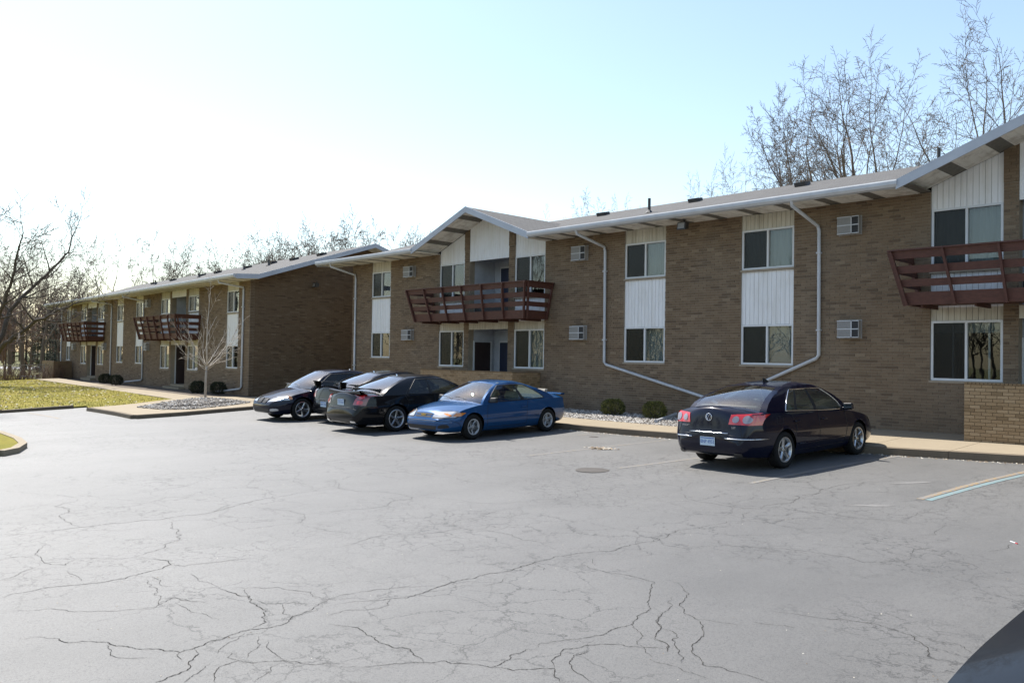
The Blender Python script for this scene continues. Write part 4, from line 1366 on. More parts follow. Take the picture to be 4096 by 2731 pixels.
    def patch(name, mat, quad, view, off=.008, n=8, round_=0., parent=root, depth=True):
        """quad of (a,b) in the projection plane -> skin lying on the body"""
        rows = []
        for i in range(n+1):
            row = []
            for j in range(n+1):
                s, t = i/n, j/n
                if round_:
                    X, Y = 2*s-1, 2*t-1
                    X2, Y2 = X*math.sqrt(1-.5*round_*Y*Y), Y*math.sqrt(1-.5*round_*X*X); s, t = (X2+1)/2, (Y2+1)/2
                a = (1-s)*(1-t)*quad[0][0]+s*(1-t)*quad[1][0]+s*t*quad[2][0]+(1-s)*t*quad[3][0]
                c = (1-s)*(1-t)*quad[0][1]+s*(1-t)*quad[1][1]+s*t*quad[2][1]+(1-s)*t*quad[3][1]
                row.append(cast(a, c, view, off))
            rows.append(row)
        m = MB()
        for i in range(n):
            for j in range(n):
                q = (rows[i][j], rows[i+1][j], rows[i+1][j+1], rows[i][j+1])
                if any(p is None for p in q): continue
                m.quad(*q)
        return m.build(name, mat, parent, smooth=True, merge=.0002) if m.f else None
    def line(name, pts, view, r=.004, mat=None, off=.001, parent=root, sub=6):
        P = []
        for p, q in zip(pts, pts[1:]):
            for k in range(sub):
                P.append(cast(p[0]+(q[0]-p[0])*k/sub, p[1]+(q[1]-p[1])*k/sub, view, off))
        P.append(cast(pts[-1][0], pts[-1][1], view, off)); P = [p for p in P if p is not None]
        if len(P) < 2: return None
        m = MB(); m.tube(P, r, 5); return m.build(name, mat or MAT['trim'], parent, smooth=True)
    # doors: seams, handles
    for v_ in ('L', 'R'):
        for pl in sp['seams']: line('door_seam', pl, v_, .0045)
        for hx, hz in sp['handles']:
            p = cast(hx, hz, v_, .02)
            if p:
                m = MB(); m.tube([p+Vector((-.085, 0, 0)), p+Vector((-.06, .012*(1 if v_ == 'L' else -1), 0)), p+Vector((.06, .012*(1 if v_ == 'L' else -1), 0)), p+Vector((.085, 0, 0))], .014, 6)
                m.build('door_handle', sp.get('handle_mat', sp['paint']), root, smooth=True)
        if sp.get('side_strip'):
            for pl in sp['side_strip']: line('side_strip', pl, v_, .014, sp['strip_mat'], .006)
        s = 1 if v_ == 'L' else -1
        mx, mz = sp['mirror']
        y0 = W*plan(mx)*.93
        kf = .35 if sp.get('folded') else 1.
        m = MB()
        m.hexa([(mx-.03, s*(y0+.05), mz-.06), (mx+.10, s*(y0+.05), mz-.05), (mx+.07, s*(y0+.23*kf), mz-.04), (mx-.03, s*(y0+.24*kf), mz-.05), (mx-.03, s*(y0+.05), mz+.07), (mx+.07, s*(y0+.05), mz+.06), (mx+.05, s*(y0+.22*kf), mz+.07), (mx-.03, s*(y0+.23*kf), mz+.08)])
        m.bar((mx+.02, s*(y0-.03), mz-.03), (mx+.02, s*(y0+.07), mz-.02), .05, .04)
        mo = m.build('wing_mirror', sp.get('mirror_mat', sp['paint']), root, recalc=True)
        md = mo.modifiers.new('bevel', 'BEVEL'); md.width = .02; md.segments = 3
        g = MB(); g.quad((mx-.033, s*(y0+.07), mz-.04), (mx-.033, s*(y0+.22*kf), mz-.035), (mx-.033, s*(y0+.22*kf), mz+.065), (mx-.033, s*(y0+.07), mz+.055)); g.build('mirror_glass', MAT['mirror_face'], mo)
    # wheels
    ty, rim, dsc, nut = wheel_meshes(wr, sp['rim_r'], sp.get('tyre_w', .20), sp['rim'], MAT[sp.get('rim_mat', 'alloy')])
    for cx_ in (fa, ra):
        for s in (1, -1):
            yy = s*(W-.03-sp.get('tyre_w', .20)/2)
            wl = empty('wheel', (cx_, yy, wr), 0, root)
            rz_ = 0 if s > 0 else PI
            ang = R.uniform(0, 1.2)
            for nm, me in (('tyre', ty), ('rim', rim), ('brake_disc', dsc), ('wheel_nuts', nut)):
                o_ = inst(nm, me, wl, (0, 0, 0), (0, ang, rz_))
    m = MB(); m.box(ra-.3, fa+.3, -W*.7, W*.7, bot(0)+.02, bot(0)+.10); m.build('underbody', MAT['trim'], root)
    sp['extra'](root, patch, line, cast, sp)
    return root

def number_plate(root, p, rz, txt, w_=.305, h=.15):
    m = MB(); m.box(-w_/2, w_/2, -.006, .002, -h/2, h/2); pl = m.build('number_plate', MAT['plate'], root, loc=p); pl.rotation_euler = (0, 0, rz)
    me = text_mesh(txt, .085, MAT['plate_blue'], .0008)
    o = inst('plate_number', me, pl, (0, -.0075, -.008), (PI/2, 0, 0)); o.scale = (.82, 1.05, 1)
    m = MB(); m.box(-w_/2+.01, w_/2-.01, -.0068, -.0062, h/2-.028, h/2-.010); m.build('plate_band', MAT['plate_blue'], pl)
    return pl

def wipers(root, sp, y0s=(.05, .5)):
    gh = sp['cabin']
    for y in y0s:
        m = MB(); x = gh['a']+gh['curveF']*.75+.05; z = sp['wiper_z']
        m.tube([(x+.02, y, z+.02), (x-.03, y-.25, z+.055), (x-.06, y-.48, z+.06)], [.012, .008, .006], 5); m.build('wiper', MAT['trim'], root)

# --- navy sedan seen from behind
def sedan_a_extra(root, patch, line, cast, sp):
    for s in (1, -1):
        q = [(s*.40, .81), (s*.885, .80), (s*.885, 1.0), (s*.43, .975)]
        l = patch('tail_light', MAT['lens_red'], q, 'r', .010, 10)
        patch('tail_lens', MAT['lens_smoke'], [(s*.465, .838), (s*.578, .838), (s*.578, .95), (s*.465, .95)], 'r', .017, 8, 1., l)
        patch('tail_lens', MAT['lens_smoke'], [(s*.635, .828), (s*.775, .828), (s*.775, .963), (s*.635, .963)], 'r', .017, 8, 1., l)
        patch('tail_light_side', MAT['lens_red'], [(-2.30, .80), (-2.08, .83), (-2.10, .96), (-2.30, .985)], 'L' if s > 0 else 'R', .008, 8)
        line('bumper_strip', [(s*.34, .565), (s*.80, .565)], 'r', .013, MAT['chrome'], .006)
        line('bumper_strip', [(-2.30, .565), (-1.86, .555)], 'L' if s > 0 else 'R', .011, MAT['chrome'], .006)
        patch('exhaust', MAT['dark_metal'], [(s*.52, .27), (s*.64, .27), (s*.64, .33), (s*.52, .33)], 'r', .015, 4)
        patch('headlight', MAT['lens_clear'], [(s*.45, .60), (s*.80, .62), (s*.82, .74), (s*.5, .70)], 'f', .008, 8)
    line('boot_seam', [(-.66, .62), (.66, .62)], 'r', .006); line('boot_strip', [(-.40, .655), (.40, .655)], 'r', .010, MAT['chrome'], .006)
    for s in (1, -1): line('boot_seam', [(s*.66, .62), (s*.60, .80), (s*.42, .98)], 'r', .005)
    patch('grille', MAT['chrome'], [(-.28, .50), (.28, .50), (.34, .68), (-.34, .68)], 'f', .008, 6)
    p = cast(0, .92, 'r', .008)
    m = MB(); c = p
    rg = [(c.x-.006, c.y+.062*math.cos(2*PI*k/28), c.z+.062*math.sin(2*PI*k/28)) for k in range(29)]
    m.tube(rg, .007, 6)
    dk = MB(); dk.lathe([(.001, .002), (.06, .002)], 28, 'x', c=(c.x-.002, c.y, c.z))
    em = dk.build('emblem', MAT['paint_navy'], root); m.build('emblem_ring', MAT['chrome'], em, smooth=True)
    lt = MB(); x = c.x-.012
    def seg(pts): lt.tube([(x, c.y-a, c.z+b_) for a, b_ in pts], .0065, 5)
    seg([(-.026, .050), (0, .006), (.026, .050)]); seg([(-.050, .030), (-.022, -.048), (0, -.004), (.022, -.048), (.050, .030)])
    lt.build('emblem_letters', MAT['chrome'], em)
    p = cast(0, .50, 'r', .012); number_plate(root, p, -PI/2, 'BNP 4953')
    for s, tx in ((1, 'PASSAT'), (-1, '2.0T')):
        p = cast(s*.50, .755, 'r', .004)
        inst('model_lettering', text_mesh(tx, .045, MAT['chrome']), root, p, (PI/2, 0, -PI/2))
    zr = sp['cabin']['roof'][2][1]
    m = MB(); m.hexa([(-.62, -.02, zr+.0), (-.46, -.02, zr+.012), (-.46, .02, zr+.012), (-.62, .02, zr+.0), (-.66, -.006, zr+.085), (-.62, -.006, zr+.085), (-.62, .006, zr+.085), (-.66, .006, zr+.085)]); m.build('roof_antenna', MAT['trim'], root)
    line('fuel_flap', [(-1.60, .80), (-1.42, .80), (-1.42, .93), (-1.60, .93), (-1.60, .80)], 'R', .003)

SED_A = dict(paint=MAT['paint_navy'], w=.91, front_axle=1.355, rear_axle=-1.355, wheel_r=.325, rim_r=.228, tyre_w=.215, rim='five', arch=.372,
    top=[(-2.43, .52), (-2.42, .64), (-2.405, .70), (-2.385, .88), (-2.36, 1.04), (-2.32, 1.09), (-2.15, 1.105), (-1.7, 1.08), (-1.0, .99), (.75, .985), (1.0, .97), (1.5, .90), (2.0, .79), (2.22, .70), (2.31, .58), (2.335, .50)],
    bot=[(-2.43, .38), (-2.40, .30), (-2.2, .24), (-1.6, .20), (0, .175), (1.6, .19), (2.1, .20), (2.28, .24), (2.335, .34)],
    plan=[(-2.43, .66), (-2.38, .76), (-2.25, .88), (-1.9, .965), (-1.2, 1.0), (1.0, 1.0), (1.7, .97), (2.1, .86), (2.28, .72), (2.335, .60)],
    belt=[(-2.43, .50), (-2.2, .985), (-1.4, .985), (0, .935), (.9, .90), (1.6, .80), (2.3, .55)],
    cabin=dict(a=.98, b=.18, c=-.95, d=-1.88, wr=.60, curveF=.14, curveR=.10, bendA=.10, bendC=.13, v0=.06, v1=.86,
               roof=[(-1.2, 1.415), (-.8, 1.452), (-.25, 1.474), (.1, 1.455), (.3, 1.425)],
               u=[0, .075, .40, .445, .66, .69, .80, 1.0], wins=(1, 3, 5), black=(2, 4)),
    seams=[[(.80, .32), (.86, .60), (.82, .90)], [(-.18, .26), (-.18, .92)], [(-1.05, .55), (-.98, .75), (-1.12, .94)], [(.80, .30), (-.85, .28)]],
    handles=[(-.02, .80), (-.98, .81)], side_strip=[[(.75, .42), (-.9, .40)]], strip_mat=MAT['paint_navy'], mirror=(.72, .985), chrome_dlo=True, seat='seat_light', wiper_z=1.0, extra=sedan_a_extra)

def coupe_extra(root, patch, line, cast, sp):
    for s in (1, -1):
        v_ = 'L' if s > 0 else 'R'
        q = [(s*.33, .545), (s*.79, .545), (s*.80, .675), (s*.36, .655)]
        l = patch('headlight', MAT['lens_clear'], q, 'f', .010, 10, .3)
        patch('lamp_bezel', MAT['trim'], [(s*.315, .525), (s*.80, .525), (s*.815, .69), (s*.34, .675)], 'f', .004, 8, .3)
        patch('turn_signal', MAT['lens_amber'], [(s*.745, .57), (s*.81, .57), (s*.82, .65), (s*.76, .645)], 'f', .016, 6, .4)
        patch('turn_signal', MAT['lens_amber'], [(1.93, .57), (2.02, .57), (2.02, .64), (1.95, .64)], v_, .010, 6, .5)
        patch('tail_light', MAT['lens_red'], [(s*.42, .70), (s*.74, .70), (s*.74, .84), (s*.45, .84)], 'r', .010, 8)
        patch('tail_light_side', MAT['lens_red'], [(-2.20, .71), (-2.13, .72), (-2.14, .83), (-2.20, .84)], v_, .008, 6)
        patch('fog_lamp_recess', MAT['trim'], [(s*.52, .30), (s*.74, .31), (s*.72, .40), (s*.56, .38)], 'f', .006, 6, .6)
    for z0, z1 in ((.600, .632), (.545, .578)):
        patch('grille_slot', MAT['trim'], [(-.27, z0), (.27, z0), (.29, z1), (-.29, z1)], 'f', .006, 6)
    patch('air_intake', MAT['trim'], [(-.46, .27), (.46, .27), (.52, .36), (-.52, .36)], 'f', .006, 8)
    line('bumper_crease', [(-.82, .46), (-.4, .475), (.4, .475), (.82, .46)], 'f', .006)
    p = cast(0, .592, 'f', .012)
    m = MB(); x = p.x
    for dx, sg in ((0, 1),):
        pts = [(-.085, -.016), (-.030, -.016), (-.024, -.030), (.034, -.030), (.040, -.016), (.085, -.016), (.075, .016), (.030, .016), (.024, .030), (-.034, .030), (-.040, .016), (-.095, .016)]
        n = len(m.v); m.v += [(x+.006, -a, p.z+b_) for a, b_ in pts]+[(x-.004, -a, p.z+b_) for a, b_ in pts]
        m.f.append(tuple(range(n+11, n-1, -1))); m.t.append(.5)
        for k in range(12): m.f.append((n+k, n+(k+1) % 12, n+12+(k+1) % 12, n+12+k)); m.t.append(.5)
    m.build('emblem', MAT['gold'], root)
    # rear spoiler
    m = MB(); rows = []
    for k in range(17):
        y = -.70+1.40*k/16; e = 1-(abs(y)/.70)**4*.5
        rows.append([(-1.96, y, .940), (-2.02, y, .955+.012*e), (-2.13, y, .962+.018*e), (-2.145, y, .945+.015*e), (-2.10, y, .92)])
    m.grid(rows); m.grid(rows, flip=True); m.build('spoiler', sp['paint'], root, smooth=True)
    wipers(root, sp, (-.05, .45))
    line('bonnet_seam', [(-.62, .70), (.62, .70)], 'f', .004)
    line('fender_seam', [(2.0, .50), (1.75, .40), (1.70, .30)], 'L', .004)
    for s in (1, -1):   # sun visors behind the glass
        m = MB(); m.box(.16, .24, s*.12, s*.52, 1.22, 1.30) if s > 0 else m.box(.16, .24, -.52, -.12, 1.22, 1.30); m.build('sun_visor', MAT['curtain'], root)

COUPE = dict(paint=MAT['paint_blue'], w=.87, front_axle=1.32, rear_axle=-1.32, wheel_r=.300, rim_r=.192, tyre_w=.195, rim='star', rim_mat='hubcap', arch=.345,
    top=[(-2.24, .50), (-2.23, .66), (-2.20, .82), (-2.15, .93), (-2.05, .96), (-1.6, .955), (-.9, .93), (.8, .925), (1.0, .905), (1.5, .835), (1.95, .735), (2.10, .665), (2.17, .57), (2.215, .50), (2.23, .46)],
    bot=[(-2.24, .40), (-2.2, .30), (-2.0, .24), (-1.3, .19), (0, .165), (1.4, .18), (1.9, .19), (2.12, .22), (2.2, .28), (2.23, .36)],
    plan=[(-2.24, .66), (-2.18, .78), (-2.0, .90), (-1.5, .975), (-.8, 1.0), (1.0, 1.0), (1.6, .97), (1.95, .89), (2.12, .77), (2.2, .64), (2.23, .55)],
    belt=[(-2.24, .48), (-2.0, .86), (-1.2, .865), (0, .845), (.9, .82), (1.5, .74), (2.2, .50)],
    cabin=dict(a=1.02, b=.28, c=-.62, d=-1.62, wr=.555, curveF=.16, curveR=.14, bendA=.06, bendC=.05, v0=.06, v1=.88,
               roof=[(-1.0, 1.24), (-.62, 1.298), (-.2, 1.335), (.15, 1.325), (.35, 1.30)],
               u=[0, .07, .52, .565, .86, 1.0], wins=(1, 3), black=(2,)),
    seams=[[(.86, .30), (.90, .55), (.84, .83)], [(-.52, .28), (-.50, .60), (-.56, .85)], [(.86, .27), (-.52, .26)]],
    handles=[(-.38, .70)], mirror=(.74, .90), mirror_mat=MAT['trim'], seat='seat_light', wiper_z=.91, extra=coupe_extra,
    side_strip=[[(1.0, .47), (-.95, .47)]], strip_mat=MAT['paint_blue'])

def gp_extra(root, patch, line, cast, sp):
    for s in (1, -1):
        v_ = 'L' if s > 0 else 'R'
        l = patch('tail_light', MAT['lens_dark'], [(s*.54, .72), (s*.83, .70), (s*.83, .97), (s*.62, .98)], 'r', .010, 10)
        patch('tail_light_side', MAT['lens_dark'], [(-2.40, .73), (-2.27, .76), (-2.29, .94), (-2.40, .97)], v_, .008, 8)
        patch('tail_lens', MAT['lens_red'], [(s*.66, .86), (s*.80, .86), (s*.80, .95), (s*.68, .95)], 'r', .016, 6, .8, l)
        patch('tail_lens', MAT['lens_red'], [(s*.66, .73), (s*.80, .73), (s*.80, .83), (s*.66, .83)], 'r', .016, 6, .8, l)
        patch('headlight', MAT['lens_clear'], [(s*.45, .60), (s*.82, .62), (s*.84, .72), (s*.5, .70)], 'f', .008, 8)
        patch('exhaust', MAT['chrome'], [(s*.50, .24), (s*.66, .24), (s*.66, .32), (s*.50, .32)], 'r', .015, 4)
    p = cast(0, .77, 'r', .012); number_plate(root, p, -PI/2, 'CJY 8120')
    m = MB(); rows = []
    for k in range(21):
        y = -.74+1.48*k/20; e = (abs(y)/.74)**2
        rows.append([(-2.10, y, 1.028), (-2.20, y, 1.04+.012*e), (-2.42, y, 1.04+.05*e), (-2.43, y, 1.015+.04*e), (-2.40, y, .99)])
    m.grid(rows); m.grid(rows, flip=True); m.build('spoiler', sp['paint'], root, smooth=True)
    line('bumper_seam', [(-.80, .585), (-.55, .62), (.55, .62), (.80, .585)], 'r', .006)
    line('boot_seam', [(-.62, .62), (-.56, .98)], 'r', .004); line('boot_seam', [(.62, .62), (.56, .98)], 'r', .004)
    line('bumper_chrome', [(-.55, .645), (.55, .645)], 'r', .006, MAT['dark_metal'], .004)
    zr = 1.41
    m = MB(); m.tube([(-.78, 0, zr-.03), (-.78, 0, zr+.02), (-.80, 0, zr+.035)], [.03, .025, .01], 8); m.build('roof_antenna', MAT['chrome'], root)

SED_B = dict(paint=MAT['paint_black'], w=.935, front_axle=1.405, rear_axle=-1.405, wheel_r=.335, rim_r=.240, tyre_w=.22, rim='swirl', arch=.385,
    top=[(-2.56, .50), (-2.55, .60), (-2.525, .66), (-2.49, .85), (-2.45, 1.0), (-2.38, 1.035), (-2.0, 1.035), (-1.4, .99), (.8, .985), (1.05, .965), (1.6, .89), (2.1, .78), (2.35, .68), (2.44, .57), (2.47, .50)],
    bot=[(-2.56, .36), (-2.52, .27), (-2.3, .22), (-1.6, .19), (0, .175), (1.6, .18), (2.2, .19), (2.4, .24), (2.47, .36)],
    plan=[(-2.56, .68), (-2.5, .78), (-2.35, .89), (-1.95, .965), (-1.2, 1.0), (1.0, 1.0), (1.8, .96), (2.2, .86), (2.4, .72), (2.47, .60)],
    belt=[(-2.56, .48), (-2.3, .93), (-1.4, .94), (0, .92), (.9, .89), (1.6, .79), (2.4, .55)],
    cabin=dict(a=1.06, b=.20, c=-.85, d=-1.80, wr=.60, curveF=.16, curveR=.14, bendA=.07, bendC=.06, v0=.06, v1=.87,
               roof=[(-1.2, 1.35), (-.8, 1.395), (-.3, 1.42), (.1, 1.405), (.3, 1.38)],
               u=[0, .07, .45, .49, .74, .77, .85, 1.0], wins=(1, 3), black=(2, 4)),
    seams=[[(.90, .30), (.94, .60), (.88, .90)], [(-.15, .26), (-.17, .92)], [(-1.10, .58), (-1.02, .75), (-1.14, .93)], [(.9, .28), (-.85, .27)]],
    handles=[(0, .79), (-.98, .80)], mirror=(.80, .96), glass='car_glass_dark', wiper_z=1.0, extra=gp_extra)

def g6_extra(front):
    def ex(root, patch, line, cast, sp):
        for s in (1, -1):
            v_ = 'L' if s > 0 else 'R'
            patch('headlight', MAT['lens_clear'], [(s*.30, .555), (s*.74, .60), (s*.80, .735), (s*.42, .665)], 'f', .010, 10, .15)
            patch('headlight_side', MAT['lens_clear'], [(1.82, .62), (2.02, .62), (2.05, .71), (1.76, .735)], v_, .010, 8, .2)
            patch('turn_signal', MAT['lens_amber'], [(1.74, .64), (1.85, .64), (1.85, .725), (1.76, .73)], v_, .016, 6, .4)
            patch('grille', MAT['trim'], [(s*.035, .545), (s*.24, .535), (s*.27, .645), (s*.06, .665)], 'f', .010, 6, .5)
            line('grille_rim', [(s*.03, .54), (s*.25, .53), (s*.285, .65), (s*.05, .67), (s*.03, .54)], 'f', .008, MAT['dark_metal'], .008)
            patch('fog_lamp', MAT['lens_clear'], [(s*.50, .30), (s*.72, .32), (s*.70, .39), (s*.52, .38)], 'f', .008, 6, .7)
            patch('tail_light', MAT['lens_dark'], [(s*.52, .74), (s*.80, .72), (s*.80, .97), (s*.60, .95)], 'r', .010, 10)
            patch('tail_light_side', MAT['lens_dark'], [(-2.29, .75), (-2.12, .78), (-2.16, .94), (-2.29, .97)], v_, .008, 8)
            patch('tail_lens', MAT['lens_red'], [(s*.66, .75), (s*.80, .75), (s*.80, .83), (s*.66, .83)], 'r', .016, 6, .8)
        patch('air_intake', MAT['trim'], [(-.42, .27), (.42, .27), (.46, .38), (-.46, .38)], 'f', .006, 8)
        p = cast(0, .55, 'r', .012); number_plate(root, p, -PI/2, 'AKR 2206')
        line('bumper_seam', [(-.78, .60), (-.5, .64), (.5, .64), (.78, .60)], 'r', .006)
        line('boot_strip', [(-.52, .68), (.52, .68)], 'r', .008, MAT['dark_metal'], .005)
        if not front:
            m = MB(); rows = []
            for k in range(21):
                y = -.74+1.48*k/20
                rows.append([(-2.06, y, 1.16), (-2.10, y, 1.18), (-2.33, y, 1.205), (-2.34, y, 1.185), (-2.06, y, 1.16)])
            m.grid(rows); m.grid(rows, flip=True); sp_ = m.build('spoiler', sp['paint'], root, smooth=True)
            for s in (1, -1):
                m = MB(); m.hexa([(-2.28, s*.66-.03, 1.0), (-2.12, s*.66-.03, 1.0), (-2.12, s*.66+.03, 1.0), (-2.28, s*.66+.03, 1.0), (-2.32, s*.70-.03, 1.19), (-2.12, s*.70-.03, 1.17), (-2.12, s*.70+.03, 1.17), (-2.32, s*.70+.03, 1.19)]); m.build('spoiler_foot', sp['paint'], sp_)
        else:
            wipers(root, sp, (-.05, .48))
        zr = 1.43
        m = MB(); m.tube([(-.72, 0, zr-.03), (-.72, 0, zr+.02), (-.74, 0, zr+.035)], [.03, .025, .01], 8); m.build('roof_antenna', MAT['chrome'], root)
    return ex
SED_C = dict(paint=MAT['paint_navy2'], w=.895, front_axle=1.425, rear_axle=-1.425, wheel_r=.33, rim_r=.232, tyre_w=.215, rim='five', arch=.378,
    top=[(-2.42, .50), (-2.41, .60), (-2.385, .67), (-2.35, .85), (-2.31, 1.02), (-2.25, 1.06), (-1.95, 1.06), (-1.4, 1.0), (.85, .99), (1.05, .97), (1.55, .88), (1.95, .76), (2.18, .66), (2.28, .56), (2.32, .50)],
    bot=[(-2.42, .37), (-2.38, .28), (-2.2, .23), (-1.5, .20), (0, .18), (1.6, .19), (2.05, .20), (2.26, .25), (2.32, .36)],
    plan=[(-2.42, .68), (-2.36, .78), (-2.2, .89), (-1.8, .965), (-1.1, 1.0), (1.0, 1.0), (1.7, .96), (2.05, .86), (2.24, .72), (2.32, .58)],
    belt=[(-2.42, .48), (-2.2, .95), (-1.4, .955), (0, .925), (.9, .89), (1.6, .78), (2.3, .55)],
    cabin=dict(a=1.12, b=.30, c=-.82, d=-1.72, wr=.58, curveF=.17, curveR=.12, bendA=.08, bendC=.08, v0=.06, v1=.87,
               roof=[(-1.1, 1.385), (-.7, 1.425), (-.2, 1.45), (.2, 1.435), (.4, 1.41)],
               u=[0, .07, .43, .47, .72, .75, .84, 1.0], wins=(1, 3), black=(2, 4)),
    seams=[[(.95, .30), (1.0, .60), (.92, .90)], [(-.10, .26), (-.12, .92)], [(-1.08, .58), (-1.0, .75), (-1.1, .94)], [(.95, .28), (-.82, .27)]],
    handles=[(.05, .79), (-.92, .80)], mirror=(.86, .965), glass='car_glass_dark', wiper_z=1.0, extra=g6_extra(True))
SED_D = dict(SED_C); SED_D.update(paint=MAT['paint_black'], extra=g6_extra(False))
def stretch(pl, k=.78): return [(x+k if x > .95 else x, z) for x, z in pl]
SED_E = dict(SED_A, **{k: stretch(SED_A[k]) for k in ('top', 'bot', 'plan', 'belt')}); SED_E['front_axle'] += .78; SED_E.update(paint=MAT['paint_grey'], glass='car_glass_black', rear_glass='car_glass_black', front_glass='car_glass_black', extra=lambda *a: None, chrome_dlo=False, folded=True)

def park(label, spec, X, Y, heading, group='cars parked along the kerb'):
    """heading: world angle of the car's nose; the car sits on the tilted lot"""
    h = Vector((math.cos(heading), math.sin(heading), 0)); side = Vector((-h.y, h.x, 0))
    p = Vector((X, Y, 0))
    zf_ = G(*(p+h*spec['front_axle']).xy); zr_ = G(*(p+h*spec['rear_axle']).xy)
    o = make_car(label, (X, Y, (zf_+zr_)/2), heading, spec, group)
    pt = math.atan2(zf_-zr_, spec['front_axle']-spec['rear_axle'])
    zl = G(*(p+side*.8).xy); zrr = G(*(p-side*.8).xy)
    o.rotation_euler = (math.atan2(zl-zrr, 1.6), -pt, heading)
    return o
UP = PI/2
park('dark navy sedan with round tail lamps, parked alone nose to the kerb', SED_A, -8.13, -4.99, UP-math.radians(2.2))
park('bright blue two-door coupe parked facing the lot', COUPE, -15.73, -5.88, -UP+math.radians(2.6))
park('black sedan with red round-lamp clusters, next to the bright blue coupe', SED_B, -18.45, -6.02, UP-math.radians(.5))
park('black sedan with raised boot spoiler between two other dark sedans', SED_D, -20.78, -5.25, UP)
park('blue-black sedan facing the lot, leftmost of the parked cars', SED_C, -22.86, -6.22, -UP)
park('dark car at the bottom right corner, only the edge of its bonnet in view', SED_E, -.28, -14.40, -UP, 'cars standing in the lot')

# ------------------------------------------------------------------ trees
class TreeGen:
    def __init__(self, seed, twig_r=.010, up=.10):
        self.r = random.Random(seed); self.trunk = MB(); self.crown = MB(); self.twig_r = twig_r; self.up = up
    def vec(self): 
        r = self.r
        while True:
            v = Vector((r.uniform(-1, 1), r.uniform(-1, 1), r.uniform(-1, 1)))
            if .05 < v.length < 1: return v.normalized()
    def limb(self, p, d, L, r0, lvl, spec):
        r = self.r
        n = spec['segs'][lvl]; pts = [p.copy()]; rad = [r0]; d = d.normalized()
        r1_ = max(self.twig_r*.6, r0*spec['taper'][lvl])
        for i in range(n):
            d = (d+self.vec()*spec['wob'][lvl]+Vector((0, 0, self.up*spec['upf'][lvl]))).normalized()
            pts.append(pts[-1]+d*(L/n)); rad.append(r0+(r1_-r0)*(i+1)/n)
        self.path(pts, rad, lvl, L, spec)
    def path(self, pts, rad, lvl, L, spec, t0=None):
        r = self.r; n = len(pts)-1
        big = lvl == 0 or rad[0] > .09
        (self.trunk if lvl == 0 else self.crown).tube(pts, rad, 8 if big else (5 if rad[0] > .03 else 3), cap=lvl < 2)
        if lvl+1 >= len(spec['kids']) + 1 or lvl >= len(spec['kids']): return
        k = spec['kids'][lvl]
        if k:
            dd = (pts[-1]-pts[-2]).normalized(); nd = (dd+self.vec()*.25).normalized()
            self.limb(pts[-1], nd, L*spec['len'][lvl]*r.uniform(.5, .8), max(self.twig_r, rad[-1]*.95), lvl+1, spec)
        for j in range(k):
            t = (t0 if t0 is not None else spec['from'][lvl]) 
            t = t+(1-t)*((j+r.random())/k)
            i = min(int(t*n), n-1); f = t*n-i
            q = pts[i].lerp(pts[i+1], f); dd = (pts[i+1]-pts[i]).normalized()
            ax_ = dd.cross(self.vec()).normalized()
            a = math.radians(spec['ang'][lvl]*r.uniform(.7, 1.25))
            nd = dd*math.cos(a)+ax_*math.sin(a)
            rr_ = (rad[i]+(rad[i+1]-rad[i])*f)
            l2 = L*spec['len'][lvl]*r.uniform(.65, 1.15)*(1.1-.45*t)
            self.limb(q, nd, l2, max(self.twig_r, rr_*spec['rad'][lvl]*r.uniform(.8, 1.1)), lvl+1, spec)

VASE = dict(segs=[7, 7, 5, 4, 3], taper=[.20, .16, .22, .35, .5], wob=[.07, .14, .19, .23, .27], upf=[1, .9, .30, .05, 0], kids=[7, 7, 6, 5], **{'from': [.34, .22, .18, .15]}, ang=[36, 46, 50, 50], len=[.88, .50, .46, .5], rad=[.66, .56, .5, .55])
TALL = dict(VASE, kids=[9, 6, 6, 5], ang=[33, 46, 50, 50], len=[.62, .48, .45, .5])
SPARSE = dict(VASE, kids=[5, 5, 6, 5], len=[.95, .5, .45, .45])
DENSE = dict(VASE, kids=[9, 8, 7, 5], ang=[40, 48, 52, 52], len=[.9, .5, .45, .5], **{'from': [.15, .15, .1, .1]})

def tree_variant(seed, spec, H=12., r0=.20, lean=0., twig_r=.007, bark='bark', twig='twig'):
    tg = TreeGen(seed, twig_r)
    tg.limb(Vector((0, 0, -.3)), Vector((lean, 0, 1)), H*.62, r0, 0, spec)
    zmax = max(v[2] for v in tg.crown.v)
    k = H/zmax
    for mb in (tg.trunk, tg.crown): mb.v = [(x*k, y*k, z*k) for x, y, z in mb.v]
    return tg.trunk.mesh('trunk', MAT[bark], smooth=True), tg.crown.mesh('crown', MAT[twig], smooth=False)

VAR = {
    'vase1': tree_variant(3, VASE, r0=.29), 'vase2': tree_variant(8, VASE, r0=.26), 'tall1': tree_variant(5, TALL, r0=.19), 'tall2': tree_variant(14, TALL, r0=.18),
    'sparse1': tree_variant(21, SPARSE, r0=.15), 'sparse2': tree_variant(28, SPARSE, r0=.15, lean=.15), 'dense1': tree_variant(33, DENSE, r0=.13, twig='twig_red'),
    'lean1': tree_variant(41, VASE, r0=.2, lean=.35),
    'far1': tree_variant(51, SPARSE, r0=.2, twig_r=.013), 'far2': tree_variant(57, VASE, r0=.2, twig_r=.012), 'far3': tree_variant(63, DENSE, r0=.14, twig_r=.011, twig='twig_red')}

